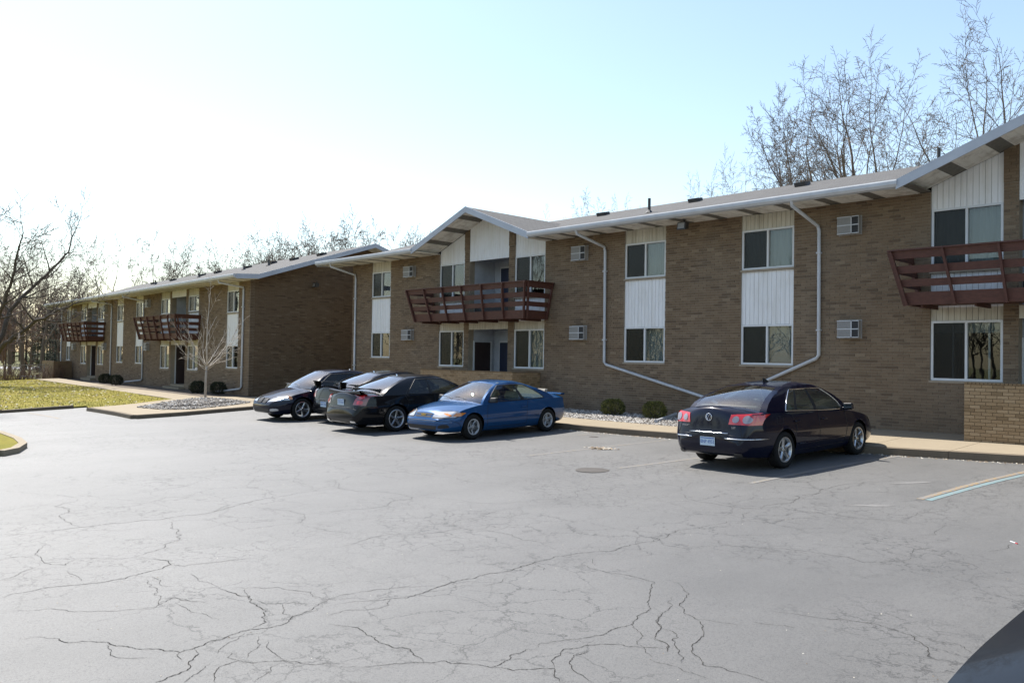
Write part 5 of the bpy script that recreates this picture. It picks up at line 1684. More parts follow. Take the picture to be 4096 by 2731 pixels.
def tree(var, x, ytop, depth, label, group, name='bare_tree', rot=None, wide=1.0, cat='tree'):
    P = at_depth(x, depth); H = topz(x, ytop, depth)-P.z
    root = empty(name, P, R.uniform(0, 6.28) if rot is None else rot); tag(root, label, cat, group)
    s = H/12.
    for nm, me in zip(('trunk', 'crown'), VAR[var]):
        inst(nm, me, root, scale=(s*wide, s*wide, s))
    return root
gA = 'bare trees behind the near building'
tree('vase1', 3392, 135, 42, 'tallest broad bare tree above the middle of the near roof', gA, rot=.4, wide=1.1)
tree('lean1', 3430, 225, 44, 'bare tree leaning right out of the tallest tree behind the near roof', gA, rot=-.8, wide=.9)
tree('tall1', 3157, 318, 46, 'slim bare tree just left of the tallest one behind the near roof', gA, wide=.85)
tree('tall2', 3105, 352, 50, 'slim bare tree two trunks left of the tallest one', gA, wide=.85)
tree('sparse2', 3323, 480, 48, 'small leaning bare tree under the left side of the tallest tree', gA, rot=2.6)
tree('sparse1', 2997, 560, 55, 'small forked bare tree at the left end of the clump behind the near roof', gA, wide=.9)
tree('sparse1', 3632, 385, 52, 'thin bare tree rising where the right gable starts', gA, rot=1.7, wide=.75)
tree('sparse2', 3851, 405, 48, 'thin bare tree above the slope of the right gable', gA, rot=.3, wide=.75)
tree('vase2', 4040, -50, 38, 'tall bare tree cut by the right edge of the picture', gA, rot=1.1, wide=.9)
tree('sparse1', 4330, -40, 36, 'bare branches reaching in at the top right corner', gA, rot=3.0)
tree('sparse2', 2790, 700, 60, 'low bare tree top left of the clump behind the near roof', gA)
tree('sparse1', 2880, 650, 64, 'faint small bare tree left of the forked one', gA, wide=.8)
tree('tall2', 2304, 728, 62, 'bare tree above the near roof just right of the left gable', gA, wide=.8)
tree('sparse1', 2412, 762, 66, 'shorter bare tree right of the one beside the left gable', gA)
tree('sparse2', 2168, 800, 66, 'thin bare tree showing over the valley of the left gable', gA, wide=.6)
gB = 'bare trees behind the far building'
for i, (v, x, y, d, lab) in enumerate([
    ('far1', 953, 968, 80, 'thin bare tree over the middle of the far roof'), ('far2', 1046, 905, 78, 'wide forked bare tree over the far roof'),
    ('far1', 1088, 925, 84, 'bare tree close behind the wide forked one over the far roof'), ('far2', 1118, 915, 80, 'bare tree with spread limbs over the far roof'),
    ('far2', 1230, 905, 78, 'rounded bare tree above the upper slope of the far roof'), ('far1', 1348, 868, 74, 'tall bare tree left of the far roof ridge'),
    ('far1', 1436, 893, 78, 'bare tree just left of the far roof peak'), ('far1', 1500, 863, 76, 'tallest bare tree right at the far roof peak'),
    ('far3', 1608, 900, 72, 'dense brownish bare tree between far roof peak and left gable'), ('far3', 1665, 950, 76, 'lower dense bare tree beside the left gable'),
    ('far1', 1280, 965, 90, 'faint bare tree deep behind the far roof'), ('far1', 1160, 975, 95, 'faint low bare tree deep behind the far roof'),
    ('far2', 860, 1040, 88, 'low bare tree over the left half of the far roof'), ('far3', 1400, 985, 90, 'low brushy bare tree deep behind the far roof')]):
    tree(v, x, y-28, d, lab, gB, wide=.95)
for v, x, y, d, lab in (('far2', 905, 985, 92, 'bare tree in the row behind the far roof, second from its left'), ('far1', 1000, 955, 96, 'bare tree between the thin and the forked ones over the far roof'),
    ('far2', 1175, 925, 88, 'bare tree left of the rounded one over the far roof'), ('far1', 1292, 915, 92, 'bare tree right of the rounded one over the far roof'),
    ('far2', 1395, 905, 88, 'bare tree right of the tall one near the far roof ridge'), ('far1', 1560, 900, 84, 'bare tree just right of the far roof peak'),
    ('far3', 1700, 960, 88, 'brushy tree top touching the left gable'), ('far3', 1330, 960, 98, 'brushy low tree near the far roof ridge'), ('far3', 1080, 985, 100, 'brushy low tree under the forked one over the far roof')):
    tree(v, x, y-25, d, lab, gB, wide=1.05)
gL = 'bare trees left of the far building'
for i, (v, x, y, d, lab) in enumerate([
    ('far1', 440, 918, 88, 'slender bare tree over the left end of the far roof'), ('far1', 612, 918, 90, 'bare tree with curving trunk over the far roof'),
    ('far2', 733, 944, 88, 'bushy-topped bare tree over the far roof'), ('far2', 676, 1010, 95, 'thin bare tree between two others over the far roof'),
    ('far2', 96, 905, 66, 'dense tall bare tree at the left side of the picture'), ('far1', 40, 985, 72, 'bare tree at the left edge behind the limbed one'),
    ('far1', 170, 980, 80, 'bare tree left of the far building corner'), ('far3', 235, 1060, 84, 'brushy bare tree beside the far building corner'),
    ('far2', 330, 990, 95, 'pale bare tree behind the left roof end'), ('far3', 20, 1080, 60, 'brushy low tree at the left edge'), ('far3', 120, 1110, 70, 'brushy low tree under the tall left trees'), ('far1', -60, 940, 70, 'bare tree leaning into the left edge')]):
    tree(v, x, y-18, d, lab, gL, wide=1.0)
tree('vase2', -190, 330, 30, 'very tall bare tree whose crown tips reach in at the upper left', gL, rot=2.2, wide=.9)

# big old tree at the left edge with long limbs reaching right
tg = TreeGen(77, .012, .06)
D0 = 47.0
P0 = at_depth(-62, D0)
def wp(x, y, d): return CAM+ray(x, y)*d
sp_l = dict(VASE, kids=[0, 13, 6, 5], ang=[40, 50, 50, 50], len=[.6, .34, .5, .5], upf=[1, 1, .9, .6, .4])
fork = wp(-34, 1440, D0)
tg.trunk.tube([P0-Vector((0, 0, .3)), P0.lerp(fork, .5), fork], [.36, .30, .27], 9)
for pts, r0 in (([(-34, 1440, 0), (20, 1374, -.3), (75, 1336, -.6), (140, 1284, -1.), (200, 1262, -1.3), (245, 1236, -1.5), (330, 1205, -1.6)], .15),
                ([(-34, 1440, 0), (8, 1335, .5), (42, 1240, 1.), (100, 1180, 1.4), (165, 1118, 1.8), (232, 1056, 2.2), (272, 1005, 2.4), (300, 925, 2.6)], .145),
                ([(-34, 1440, 0), (-22, 1310, -.4), (18, 1205, -1.), (52, 1118, -1.4), (74, 1010, -1.8), (92, 935, -2.)], .14),
                ([(-34, 1440, 0), (-80, 1300, .6), (-120, 1150, 1.), (-110, 1020, 1.2), (-90, 900, 1.4)], .14)):
    P = [wp(a, b_, D0+c) for a, b_, c in pts]; n = len(P)
    L = sum((P[i+1]-P[i]).length for i in range(n-1))
    rad = [r0*(1-.8*i/(n-1)) for i in range(n)]
    fine_p = []; fine_r = []
    for i in range(n-1):
        for k in range(3):
            q = P[i].lerp(P[i+1], k/3)+tg.vec()*.06*(1 if (i or k) else 0)
            fine_p.append(q); fine_r.append(rad[i]+(rad[i+1]-rad[i])*k/3)
    fine_p.append(P[-1]); fine_r.append(rad[-1])
    tg.path(fine_p, fine_r, 1, L, sp_l, .22)
root = empty('old_tree', P0); tag(root, 'old bare tree at the left edge with long limbs arching to the right', 'tree', gL)
for nm, mb, mt in (('trunk', tg.trunk, 'bark_dark'), ('crown', tg.crown, 'bark_dark')):
    mb.v = [(x-P0.x, y-P0.y, z-P0.z) for x, y, z in mb.v]; mb.build(nm, MAT[mt], root, smooth=True)

# young street tree in the gravel
tg = TreeGen(52, .006, .10)
P0 = gnd(*r1(1755, 1272), .15)
fk = CAM+ray(*r1(1768, 985))*((P0-CAM).dot(CF))
tg.trunk.tube([Vector((0, 0, -.1)), Vector((.01, 0, .8)), fk-P0], [.055, .048, .042], 8)
sp_y = dict(segs=[4, 7, 4, 3], taper=[.5, .25, .4, .5], wob=[.1, .09, .14, .2], upf=[1, .9, .5, .3], kids=[0, 6, 3], **{'from': [.3, .18, .15]}, ang=[40, 34, 36], len=[.6, .36, .45], rad=[.6, .55, .6])
for k in range(11):
    a = 2*PI*k/11+.3*tg.r.random(); el = tg.r.uniform(.28, 1.5)
    tg.limb((fk-P0)-Vector((0, 0, tg.r.uniform(0, .28))), Vector((math.cos(a), math.sin(a), el)), tg.r.uniform(1.5, 2.5), .020, 1, sp_y)
tg.limb(fk-P0, Vector((0, 0, 1)), 3.0, .032, 1, sp_y)
root = empty('young_tree', P0); tag(root, 'young pale-barked leafless tree standing in the gravel island', 'tree')
tg.trunk.build('trunk', MAT['bark_pale'], root, smooth=True); tg.crown.build('crown', MAT['bark_pale'], root, smooth=True)

# conifers
def conifer_mesh(seed, H=12., rad=2.6):
    rr = random.Random(seed); t = MB(); t.tube([(0, 0, -.2), (0, 0, H*.6), (0, 0, H)], [.2, .12, .02], 7)
    m = MB()
    z = .8
    while z < H:
        k = (1-z/H); n = max(4, int(12*k)+3)
        for j in range(n):
            a = rr.uniform(0, 6.28); L = rad*(k**.8)*rr.uniform(.6, 1.1)+.15
            d = Vector((math.cos(a), math.sin(a), -.25+.5*(1-k))); s_ = Vector((-math.sin(a), math.cos(a), 0))
            for q in range(int(5+9*k)):
                u = rr.uniform(.12, 1); p = Vector((0, 0, z))+d*L*u+Vector((0, 0, -.12*u*u*L))
                for w_ in range(3):
                    o_ = s_*rr.uniform(-.35, .35)*(1.2-u)+Vector((0, 0, rr.uniform(-.2, .05)))
                    ln = rr.uniform(.18, .42); dd = (d+s_*rr.uniform(-.9, .9)+Vector((0, 0, rr.uniform(-.5, .2)))).normalized()
                    m.tri(p+o_, p+o_+dd*ln+Vector((0, 0, .05)), p+o_+dd*ln*.6+dd.cross(Vector((0, 0, 1)))*.10, rr.random())
        z += .34
    return t.mesh('trunk', MAT['bark_dark']), m.mesh('crown', MAT['needle'])
VAR['con1'] = conifer_mesh(4); VAR['con2'] = conifer_mesh(9, rad=3.2)
gC = 'dark conifers at the left'
tree('con1', 175, 1130, 82, 'dark conifer standing left of the far building', gC, 'conifer', wide=.9)
tree('con2', 222, 1170, 86, 'dark conifer closest to the far building corner', gC, 'conifer')
tree('con2', 105, 1185, 90, 'dark conifer behind the old limbed tree', gC, 'conifer')
tree('con1', 609, 1128, 96, 'conifer tip poking over the far roof', gC, 'conifer', wide=.6)

# far woods on the horizon and across the lot, reading as one mass
def woods(name, label, spots, seed, con=.15):
    rr = random.Random(seed); m = MB(); tg2 = TreeGen(seed, .02)
    for (X, Y, H) in spots:
        z0 = G(X, Y)-.2
        m.tube([(X, Y, z0), (X+rr.uniform(-.4, .4), Y, z0+H*.5), (X+rr.uniform(-.8, .8), Y, z0+H)], [.16, .10, .03], 4, cap=False)
        for k in range(14):
            z = z0+H*rr.uniform(.15, .9); a = rr.uniform(0, 6.28); L = H*rr.uniform(.12, .3)
            d = Vector((math.cos(a), math.sin(a), rr.uniform(.5, 1.4))).normalized(); p = Vector((X, Y, z)); e = p+d*L
            m.tube([p, e], [.06, .02], 3, cap=False)
            for q in range(5):
                u = rr.uniform(.2, 1); pp = p.lerp(e, u); dd = (d+tg2.vec()*.9).normalized(); m.tube([pp, pp+dd*L*.5], [.03, .012], 3, cap=False)
    o = m.build(name, MAT['twig_red'] if con < .2 else MAT['bark_dark']); tag(o, label, 'woods', kind='stuff')
rr = random.Random(5)
sp_ = []
for i in range(330):
    P = at_depth(rr.uniform(-700, 1700), rr.uniform(125, 175)); sp_.append((P.x, P.y, rr.uniform(7, 13)))
woods('far_woods', 'far-off bare woods along the horizon at the left', sp_, 6)
sp_ = []
for i in range(240):
    sp_.append((rr.uniform(-130, 60), rr.uniform(-95, -70), rr.uniform(9, 16)))
woods('woods_across_the_lot', 'bare woods across the lot, seen only in the window reflections', sp_, 7, .5)

# brush along the fence
m = MB(); rr = random.Random(12)
for i in range(700):
    t = rr.random(); X = -62.5-5*t+rr.uniform(-.6, .6); Y = -9+8.5*t+rr.uniform(-.5, .5)
    z = G(X, Y); h = rr.uniform(.4, 1.2); a = rr.uniform(0, 6.28)
    m.tube([(X, Y, z), (X+.15*math.cos(a), Y+.15*math.sin(a), z+h*.6), (X+.4*math.cos(a), Y+.4*math.sin(a), z+h)], [.012, .009, .006], 3, cap=False)
o = m.build('dry_brush', MAT['twig_red']); tag(o, 'dry reddish brush growing along the wire fence', 'brush', kind='stuff')

# shrubs
def shrub_mesh(seed, rx, h, n, mat, leaf=.05):
    rr = random.Random(seed); m = MB()
    for i in range(n):
        a = rr.uniform(0, 6.28); cz = rr.random(); k = rr.uniform(.72, 1.04)
        lump = 1+.13*math.sin(3*a+seed)+.1*math.sin(5*a+2*cz*4+seed)
        prof = math.sin(PI*(.14+.80*cz))**.55
        p = Vector((math.cos(a)*rx*k*prof*lump, math.sin(a)*rx*k*prof*lump, .04+h*(cz*.98)*(.92+.08*lump)))
        d = Vector((math.cos(a)*.8, math.sin(a)*.8, .35+cz))
        d = (d+Vector((rr.uniform(-.7, .7), rr.uniform(-.7, .7), rr.uniform(-.4, .7)))).normalized(); s_ = d.cross(Vector((rr.uniform(-1, 1), rr.uniform(-1, 1), rr.uniform(-1, 1)))).normalized()
        L = leaf*rr.uniform(.8, 1.9)
        m.tri(p-s_*leaf*.32, p+s_*leaf*.32, p+d*L, rr.random()**1.3)
    return m.mesh('foliage', mat)
def shrub(X, Y, Z, me, label, group, name='clipped_shrub', s=1.):
    root = empty(name, (X, Y, Z), R.uniform(0, 6)); tag(root, label, 'shrub', group)
    inst('foliage', me, root, scale=(s, s, s))
    m = MB()
    for k in range(4):
        a = k*1.6; m.tube([(0, 0, -.05), (.12*math.cos(a), .12*math.sin(a), .3*s)], .018, 5)
    m.build('stem', MAT['bark_dark'], root)
s1 = shrub_mesh(3, .52, .72, 3600, MAT['shrub']); s2 = shrub_mesh(8, .50, .74, 3600, MAT['shrub']); s3 = shrub_mesh(5, .52, .80, 2200, MAT['shrub_dark'], .07)
shrub(-15.72, -.95, ZW(-15.7, -.95)-.03, s1, 'green clipped shrub in the bed nearer the blue coupe', 'shrubs in the near bed', s=.66)
shrub(-14.15, -1.02, ZW(-14.1, -1.0)-.03, s2, 'green clipped shrub in the bed nearer the navy sedan', 'shrubs in the near bed', s=.66)
for (u, v), lab in zip(((1690, 1225), (1865, 1235), (900, 1140), (990, 1155)), ('dark shrub left of the young tree trunk', 'dark shrub right of the young tree trunk', 'left one of two dark shrubs by the far downspout', 'right one of two dark shrubs by the far downspout')):
    P = gnd(*r1(u, v), .05); shrub(P.x, P.y, P.z, s3, lab, 'dark shrubs along the far building', s=.68)
m = MB(); rr = random.Random(4)
P = Vector((-18.2, -1.0, 0))
for i in range(140):
    a = rr.uniform(0, 6.28); h = rr.uniform(.2, .62); q = Vector((rr.gauss(0, .14), rr.gauss(0, .14), 0))
    m.tube([q, q+Vector((math.cos(a)*.12, math.sin(a)*.12, h*.7)), q+Vector((math.cos(a)*.3, math.sin(a)*.3, h))], [.006, .005, .003], 3, cap=False)
o = m.build('dry_shrub', MAT['twig_red'], loc=(P.x, P.y, ZW(P.x, P.y)-.03)); tag(o, 'small dry leafless shrub behind the blue coupe', 'shrub')

# ------------------------------------------------------------------ wire fence, bench, small things at the far left
A = Vector((-60.0, -12.5, 0)); B_ = Vector((-70.5, .5, 0))
A.z = G(A.x, A.y); B_.z = G(B_.x, B_.y)
fence = empty('wire_fence', A); tag(fence, 'low chain-link fence behind the lawn at the left', 'fence')
n = 7
for k in range(n+1):
    P = A.lerp(B_, k/n)-A; m = MB(); m.tube([(P.x, P.y, P.z-.1), (P.x, P.y, P.z+1.08)], .03, 6); m.build('post', MAT['galv'], fence)
m = MB(); m.tube([Vector((0, 0, 1.05)), B_-A+Vector((0, 0, 1.05))], .022, 6); m.build('top_rail', MAT['galv'], fence)
m = MB(); d = B_-A; L = d.length
st = .22
for sgn in (1, -1):
    k = -6
    while k*st < L+1:
        a0 = k*st; z0, z1 = .05, 1.03
        u0, u1 = (a0, a0+.98) if sgn > 0 else (a0+.98, a0)
        if 0 <= min(u0, u1) and max(u0, u1) <= L:
            m.tube([d*(u0/L)+Vector((0, 0, z0)), d*(u1/L)+Vector((0, 0, z1))], .004, 3, cap=False)
        k += 1
o = m.build('wire_mesh', MAT['galv'], fence); o['kind'] = 'stuff'
P = at_depth(188, 104)
bench = empty('garden_bench', P, math.radians(20)); tag(bench, 'dark iron bench with arched back beyond the fence', 'bench')
m = MB(); m.box(-.6, .6, -.22, .22, .42, .46); m.build('seat', MAT['dark_metal'], bench)
m = MB()
for k in range(9): m.tube([(-.56+1.12*k/8, .22, .46), (-.56+1.12*k/8, .28, .82+.14*math.sin(PI*k/8))], .012, 4)
m.tube([(-.58+1.16*k/12, .28, .80+.16*math.sin(PI*k/12)) for k in range(13)], .02, 5); m.build('backrest', MAT['dark_metal'], bench)
for sx in (-.55, .55):
    for sy in (-.18, .2):
        m = MB(); m.tube([(sx, sy, 0), (sx, sy, .43)], .02, 5); m.build('leg', MAT['dark_metal'], bench)
P = gnd(119, 1509, .05)
m = MB(); m.tube([(-.7, -.2, .05), (.6, .1, .09), (.75, .14, .28)], .05, 8)
o = m.build('loose_downspout', MAT['gutter'], loc=P); o.rotation_euler = (0, 0, math.radians(40)); tag(o, 'white length of downspout lying on the grass by the fence', 'pipe')

m = MB(); m.tube([(-.05, -.25, .04), (-.45, .9, .09), (-.60, 1.45, .14)], .05, 8)
o = m.build('drain_extension', MAT['gutter'], loc=(-13.45, -1.62, ZW(-13.5, -1.6)-.01)); tag(o, 'white downspout extension lying on the stones beside a shrub', 'pipe')

# ------------------------------------------------------------------ painted lines
def strip(name, pts, w_, mat, dz=.004, parent=lot, taper=False):
    m = MB(); P = [Vector((p[0], p[1], 0)) for p in pts]
    rows = []
    for i, p in enumerate(P):
        d = (P[min(i+1, len(P)-1)]-P[max(i-1, 0)]).normalized(); s = Vector((-d.y, d.x, 0))*w_/2
        a, c = p+s, p-s
        rows.append([(a.x, a.y, G(a.x, a.y)+dz), (c.x, c.y, G(c.x, c.y)+dz)])
    m.grid(rows, flip=True)
    return m.build(name, mat, parent)
def seg(a, c, n=14): return [(a[0]+(c[0]-a[0])*k/n, a[1]+(c[1]-a[1])*k/n) for k in range(n+1)]
for nm, a, c, w_, mt in (('yellow_line', (3678, 1996), (4200, 1865), .10, 'yellow'), ('blue_line', (3712, 2001), (4215, 1874), .10, 'blue_paint'),
                         ('yellow_line', (3000, 1932.8), (3613, 1821), .10, 'yellow_pale'), ('yellow_line', (2472, 1872.5), (2800, 1831), .10, 'yellow_pale'),
                         ('yellow_line', (2115, 1822), (2668, 1760.5), .10, 'yellow_pale'), ('yellow_line', (2308, 1741), (2398, 1733), .10, 'yellow_pale'),
                         ('yellow_line', (115, 1652), (240, 1674), .10, 'yellow')):
    p, q = gnd(*a), gnd(*c); strip(nm, seg(p, q), w_, MAT[mt], .004 if nm != 'blue_line' else .0045)

# ------------------------------------------------------------------ cracks in the asphalt (world positions found from the photo)
def C1(u, v): return (u/1.68, 1900+v/1.68)
def C2(u, v): return (1300+u/1.5986, 1750+v/1.5986)
def C3(u, v): return (2600+u/1.5722, 1900+v/1.5722)
CR_ = [
 (C1, .012, [(0,828),(90,795),(250,770),(480,740),(640,725),(840,695),(970,655),(1100,620),(1150,600),(1130,575),(1030,563),(890,555)]),
 (C1, .010, [(1150,600),(1240,612),(1400,590),(1560,570),(1790,543)]),
 (C1, .012, [(0,420),(200,390),(460,360),(600,345),(800,322),(1100,295),(1330,265),(1480,235),(1660,185),(1830,150),(2000,120),(2352,85)]),
 (C1, .011, [(75,1102),(250,1087),(400,1098),(480,1125),(580,1117),(720,1122),(890,1157),(1080,1170),(1210,1190),(1300,1165),(1420,1110),(1560,1070),(1690,1035),(1860,1010),(1940,985),(1970,945),(2100,900),(2210,835),(2352,800)]),
 (C1, .012, [(1300,1165),(1295,1240),(1280,1290),(1200,1335),(1090,1380),(1040,1396)]),
 (C1, .009, [(1450,1396),(1440,1350),(1470,1290),(1600,1245),(1900,1245),(2100,1272),(2352,1272)]),
 (C1, .008, [(0,703),(130,660),(235,620)]), (C1, .009, [(300,465),(250,520),(285,575),(440,605),(500,570)]), (C1, .007, [(285,575),(340,568),(600,555),(890,555)]),
 (C1, .008, [(0,918),(350,897),(460,915),(600,917),(1050,885),(1170,820),(1300,850),(1400,860)]), (C1, .007, [(1050,885),(1080,830),(1000,750),(970,700)]),
 (C1, .011, [(1470,750),(1560,790),(1680,855),(1790,910),(1790,985),(1690,1035)]), (C1, .008, [(1570,752),(1870,752),(2090,785),(2210,835)]),
 (C1, .007, [(1700,835),(1870,860),(2140,870)]), (C1, .007, [(1870,860),(1900,930),(1970,945)]),
 (C1, .009, [(540,155),(430,190),(460,225),(400,270),(430,305),(560,345)]), (C1, .010, [(1160,310),(1145,355),(1220,400),(1215,425),(1100,490),(900,555)]),
 (C1, .008, [(1780,225),(1950,240),(2040,262),(2352,232)]), (C1, .008, [(2110,355),(2200,375),(2352,398)]), (C1, .008, [(1220,1396),(1300,1340),(1420,1260)]),
 (C1, .008, [(0,100),(130,112),(260,130),(440,140),(530,155)]), (C1, .008, [(0,560),(240,535)]), (C1, .007, [(2040,262),(2030,300),(1955,340)]),
 (C1, .007, [(740,1130),(750,1180),(740,1210),(850,1230),(1030,1225)]), (C1, .007, [(440,640),(520,680),(530,715)]), (C1, .007, [(1210,1190),(1190,1215),(1230,1240)]),
 (C1, .007, [(1650,765),(1660,800),(1700,835)]), (C1, .007, [(1410,250),(1530,200),(1660,185)]), (C1, .006, [(1960,15),(1990,50),(2110,85)]), (C1, .006, [(2210,25),(2260,45),(2230,75),(2352,95)]),
 (C1, .006, [(1180,860),(1250,890),(1360,930),(1480,975)]), (C1, .006, [(1080,830),(1200,825),(1330,850)]), (C1, .006, [(1000,680),(1080,740),(1150,750)]), (C1, .006, [(1280,660),(1330,700),(1460,750)]),
 (C1, .006, [(1640,1060),(1600,1100),(1500,1150),(1460,1200)]), (C1, .006, [(1740,1080),(1730,1160),(1660,1235)]), (C1, .006, [(1800,1110),(1820,1180),(1930,1245)]), (C1, .006, [(1550,1190),(1600,1245)]), (C1, .006, [(1900,1255),(1780,1340),(1700,1390)]),
 (C2, .012, [(0,1080),(200,1045),(420,1030),(600,1000),(720,955),(840,915),(1000,880),(1100,865),(1240,830),(1340,795),(1460,770),(1560,750),(1680,735),(1860,720),(1950,685),(2100,660),(2238,610)]),
 (C2, .008, [(0,1045),(110,1005),(330,970),(560,955),(720,950)]), (C2, .010, [(0,490),(120,462),(260,455),(400,435),(520,395),(560,382),(480,362),(330,345),(190,340),(80,320),(30,265)]),
 (C2, .008, [(560,382),(720,385),(900,410),(1100,422),(1260,412),(1420,395),(1620,378),(1600,355),(1615,325)]),
 (C2, .009, [(0,705),(160,685),(290,640),(440,618),(620,618),(770,598),(870,580),(1000,588),(1200,630),(1260,655),(1380,672),(1490,725)]),
 (C2, .008, [(470,515),(720,518),(840,530),(1000,505),(1060,480),(1200,455),(1330,430)]), (C2, .007, [(840,530),(815,550),(830,570)]), (C2, .007, [(1000,588),(1050,560),(1145,585)]),
 (C2, .010, [(0,1450),(300,1460),(550,1435),(640,1435),(760,1425),(900,1445),(1060,1467),(1130,1440),(1180,1395),(1280,1355),(1360,1345)]),
 (C2, .011, [(20,1190),(210,1215),(265,1260),(340,1310),(490,1340),(560,1385),(640,1435)]), (C2, .010, [(1060,1467),(1200,1488),(1330,1480),(1465,1475),(1470,1530),(1500,1568)]),
 (C2, .010, [(1465,1475),(1455,1420),(1530,1350),(1690,1325),(1860,1320),(2040,1340),(2200,1350)]),
 (C2, .009, [(1360,1345),(1370,1315),(1560,1290),(1780,1260),(1870,1215),(1970,1190),(2000,1150),(2085,1095),(2060,1050),(2080,985),(2110,930),(2000,895),(1900,875),(1740,845),(1640,810),(1690,770)]),
 (C2, .009, [(1720,1568),(1590,1490),(1560,1440),(1590,1390),(1700,1360)]), (C2, .007, [(60,195),(400,180),(670,172),(740,188),(940,215),(1090,240),(1300,260),(1580,258)]),
 (C2, .008, [(500,222),(660,240),(940,285),(1130,295)]), (C2, .007, [(1340,800),(1400,830),(1395,850)]), (C2, .007, [(420,1030),(410,1070),(120,1105),(0,1140)]), (C2, .007, [(1970,1190),(2035,1270),(2040,1340),(2090,1400)]),
 (C2, .008, [(2150,1130),(2120,1180),(2150,1215),(2110,1275),(2200,1330),(2190,1370)]), (C2, .006, [(600,1000),(780,970),(1060,940),(1220,885)]), (C2, .006, [(1690,770),(1730,820)]),
 (C3, .011, [(160,105),(215,125),(280,160),(460,190),(590,210),(700,212),(800,180),(910,155),(920,130),(1040,120),(1165,70),(1290,52),(1600,32),(1880,18)]),
 (C3, .009, [(830,205),(1000,235),(1250,265),(1440,280),(1560,292),(1650,312)]), (C3, .009, [(590,280),(480,300),(330,325),(180,345),(60,405),(0,425)]), (C3, .008, [(640,230),(580,245),(580,280)]),
 (C3, .008, [(1590,275),(1740,235),(1900,215)]), (C3, .009, [(430,405),(490,440),(840,462),(1100,495),(1340,548),(1450,550),(1600,535),(1740,512)]),
 (C3, .010, [(760,855),(900,870),(1080,900),(1200,903),(1400,930),(1500,962),(1640,1005),(1660,1035),(1690,1045),(1750,1110),(1745,1135),(1800,1160),(1910,1185)]),
 (C3, .010, [(100,655),(200,700),(245,745),(185,810),(215,870),(290,905),(340,985),(265,1065),(260,1105),(320,1160),(330,1190),(440,1205),(550,1240),(700,1285),(760,1306)]),
 (C3, .007, [(290,905),(440,925),(560,942)]), (C3, .007, [(640,920),(800,945),(920,960)]), (C3, .009, [(70,960),(180,1020),(175,1120),(200,1180)]), (C3, .008, [(140,760),(120,840),(70,880),(40,920),(70,960),(30,1010)]),
 (C3, .008, [(0,45),(160,65),(200,75),(160,105)]), (C3, .007, [(200,75),(320,40),(320,20)]), (C3, .007, [(1640,500),(1660,465),(1770,455)]), (C3, .008, [(2120,478),(2200,470),(2270,430)]),
 (C3, .007, [(680,290),(830,285),(1020,318)]), (C3, .006, [(1700,380),(1800,350),(1860,320)]), (C3, .006, [(1690,1015),(1850,1050),(1980,1080),(2025,1120)]), (C3, .006, [(0,1160),(180,1210),(400,1290)]), (C3, .007, [(0,1020),(80,1045),(120,1080),(110,1110)])]
rr = random.Random(19)
def jag(P, depth, amp):
    if depth == 0: return P
    out = [P[0]]
    for a, c in zip(P, P[1:]):
        L = (c-a).length; d = (c-a); s = Vector((-d.y, d.x, 0))
        m_ = a.lerp(c, rr.uniform(.4, .6))+s*rr.gauss(0, amp)
        out += [m_, c]
    return jag(out, depth-1, amp)
for f_, w_, pts in CR_:
    P = [gnd(*f_(*p)) for p in pts]
    P = jag(P, 4, .085)
    m = MB(); rows = []
    n = len(P)
    for i, p in enumerate(P):
        d = (P[min(i+1, n-1)]-P[max(i-1, 0)])
        d = d.normalized() if d.length > 1e-6 else Vector((1, 0, 0))
        e = min(1, 6*min(i, n-1-i)/n+.15)
        s = Vector((-d.y, d.x, 0))*w_*.29*e*rr.uniform(.35, 1.35)
        a, c = p+s, p-s
        rows.append([(a.x, a.y, G(a.x, a.y)+.003), (c.x, c.y, G(c.x, c.y)+.003)])
    m.grid(rows, flip=True); m.build('crack', MAT['crack'], lot)

# pale scuffs
for pts in (((3380, 2020), (3580, 2023)), ((3560, 1934), (3740, 1927))):
    p, q = gnd(*pts[0]), gnd(*pts[1]); L = seg(p, q, 10)
    m = MB(); rows = []
    d = (q-p).normalized(); s = Vector((-d.y, d.x, 0))
    for k, (x, y) in enumerate(L):
        w2 = .07*math.sin(PI*(k+.3)/10.6)*rr.uniform(.6, 1.2); a = Vector((x, y, 0))+s*w2; c = Vector((x, y, 0))-s*w2
        rows.append([(a.x, a.y, G(a.x, a.y)+.0035), (c.x, c.y, G(c.x, c.y)+.0035)])
    m.grid(rows, flip=True); m.build('scuff_mark', MAT['scuff'], lot)

# iron covers and litter
P = gnd(2371, 1880)
m = MB(); m.lathe([(.001, .012), (.26, .012), (.30, .006), (.31, .0)], 28, 'z'); o = m.build('drain_cover', MAT['rust_iron'], loc=(P.x, P.y, G(P.x, P.y)+.001)); tag(o, 'round rusty iron drain cover in the asphalt', 'drain cover')
P = gnd(*(2100+925/3.36, 1560+628/3.36))
m = MB(); m.lathe([(.001, .010), (.10, .010), (.12, .0)], 20, 'z'); o = m.build('valve_cover', MAT['rust_iron'], loc=(P.x, P.y, G(P.x, P.y)+.001)); tag(o, 'small round iron valve cover near the kerb', 'valve cover')
P = gnd(4057, 2171)
m = MB(); m.tube([(-.07, 0, .006), (.02, 0, .006)], .006, 6); o = m.build('dropped_pen', MAT['white_frame'], loc=P); o.rotation_euler = (0, 0, math.radians(-42)); tag(o, 'white and red pen lying on the asphalt at right', 'pen')
m = MB(); m.tube([(.021, 0, .006), (.06, 0, .006)], .0065, 6); m.build('pen_end', MAT['lens_red'], o)

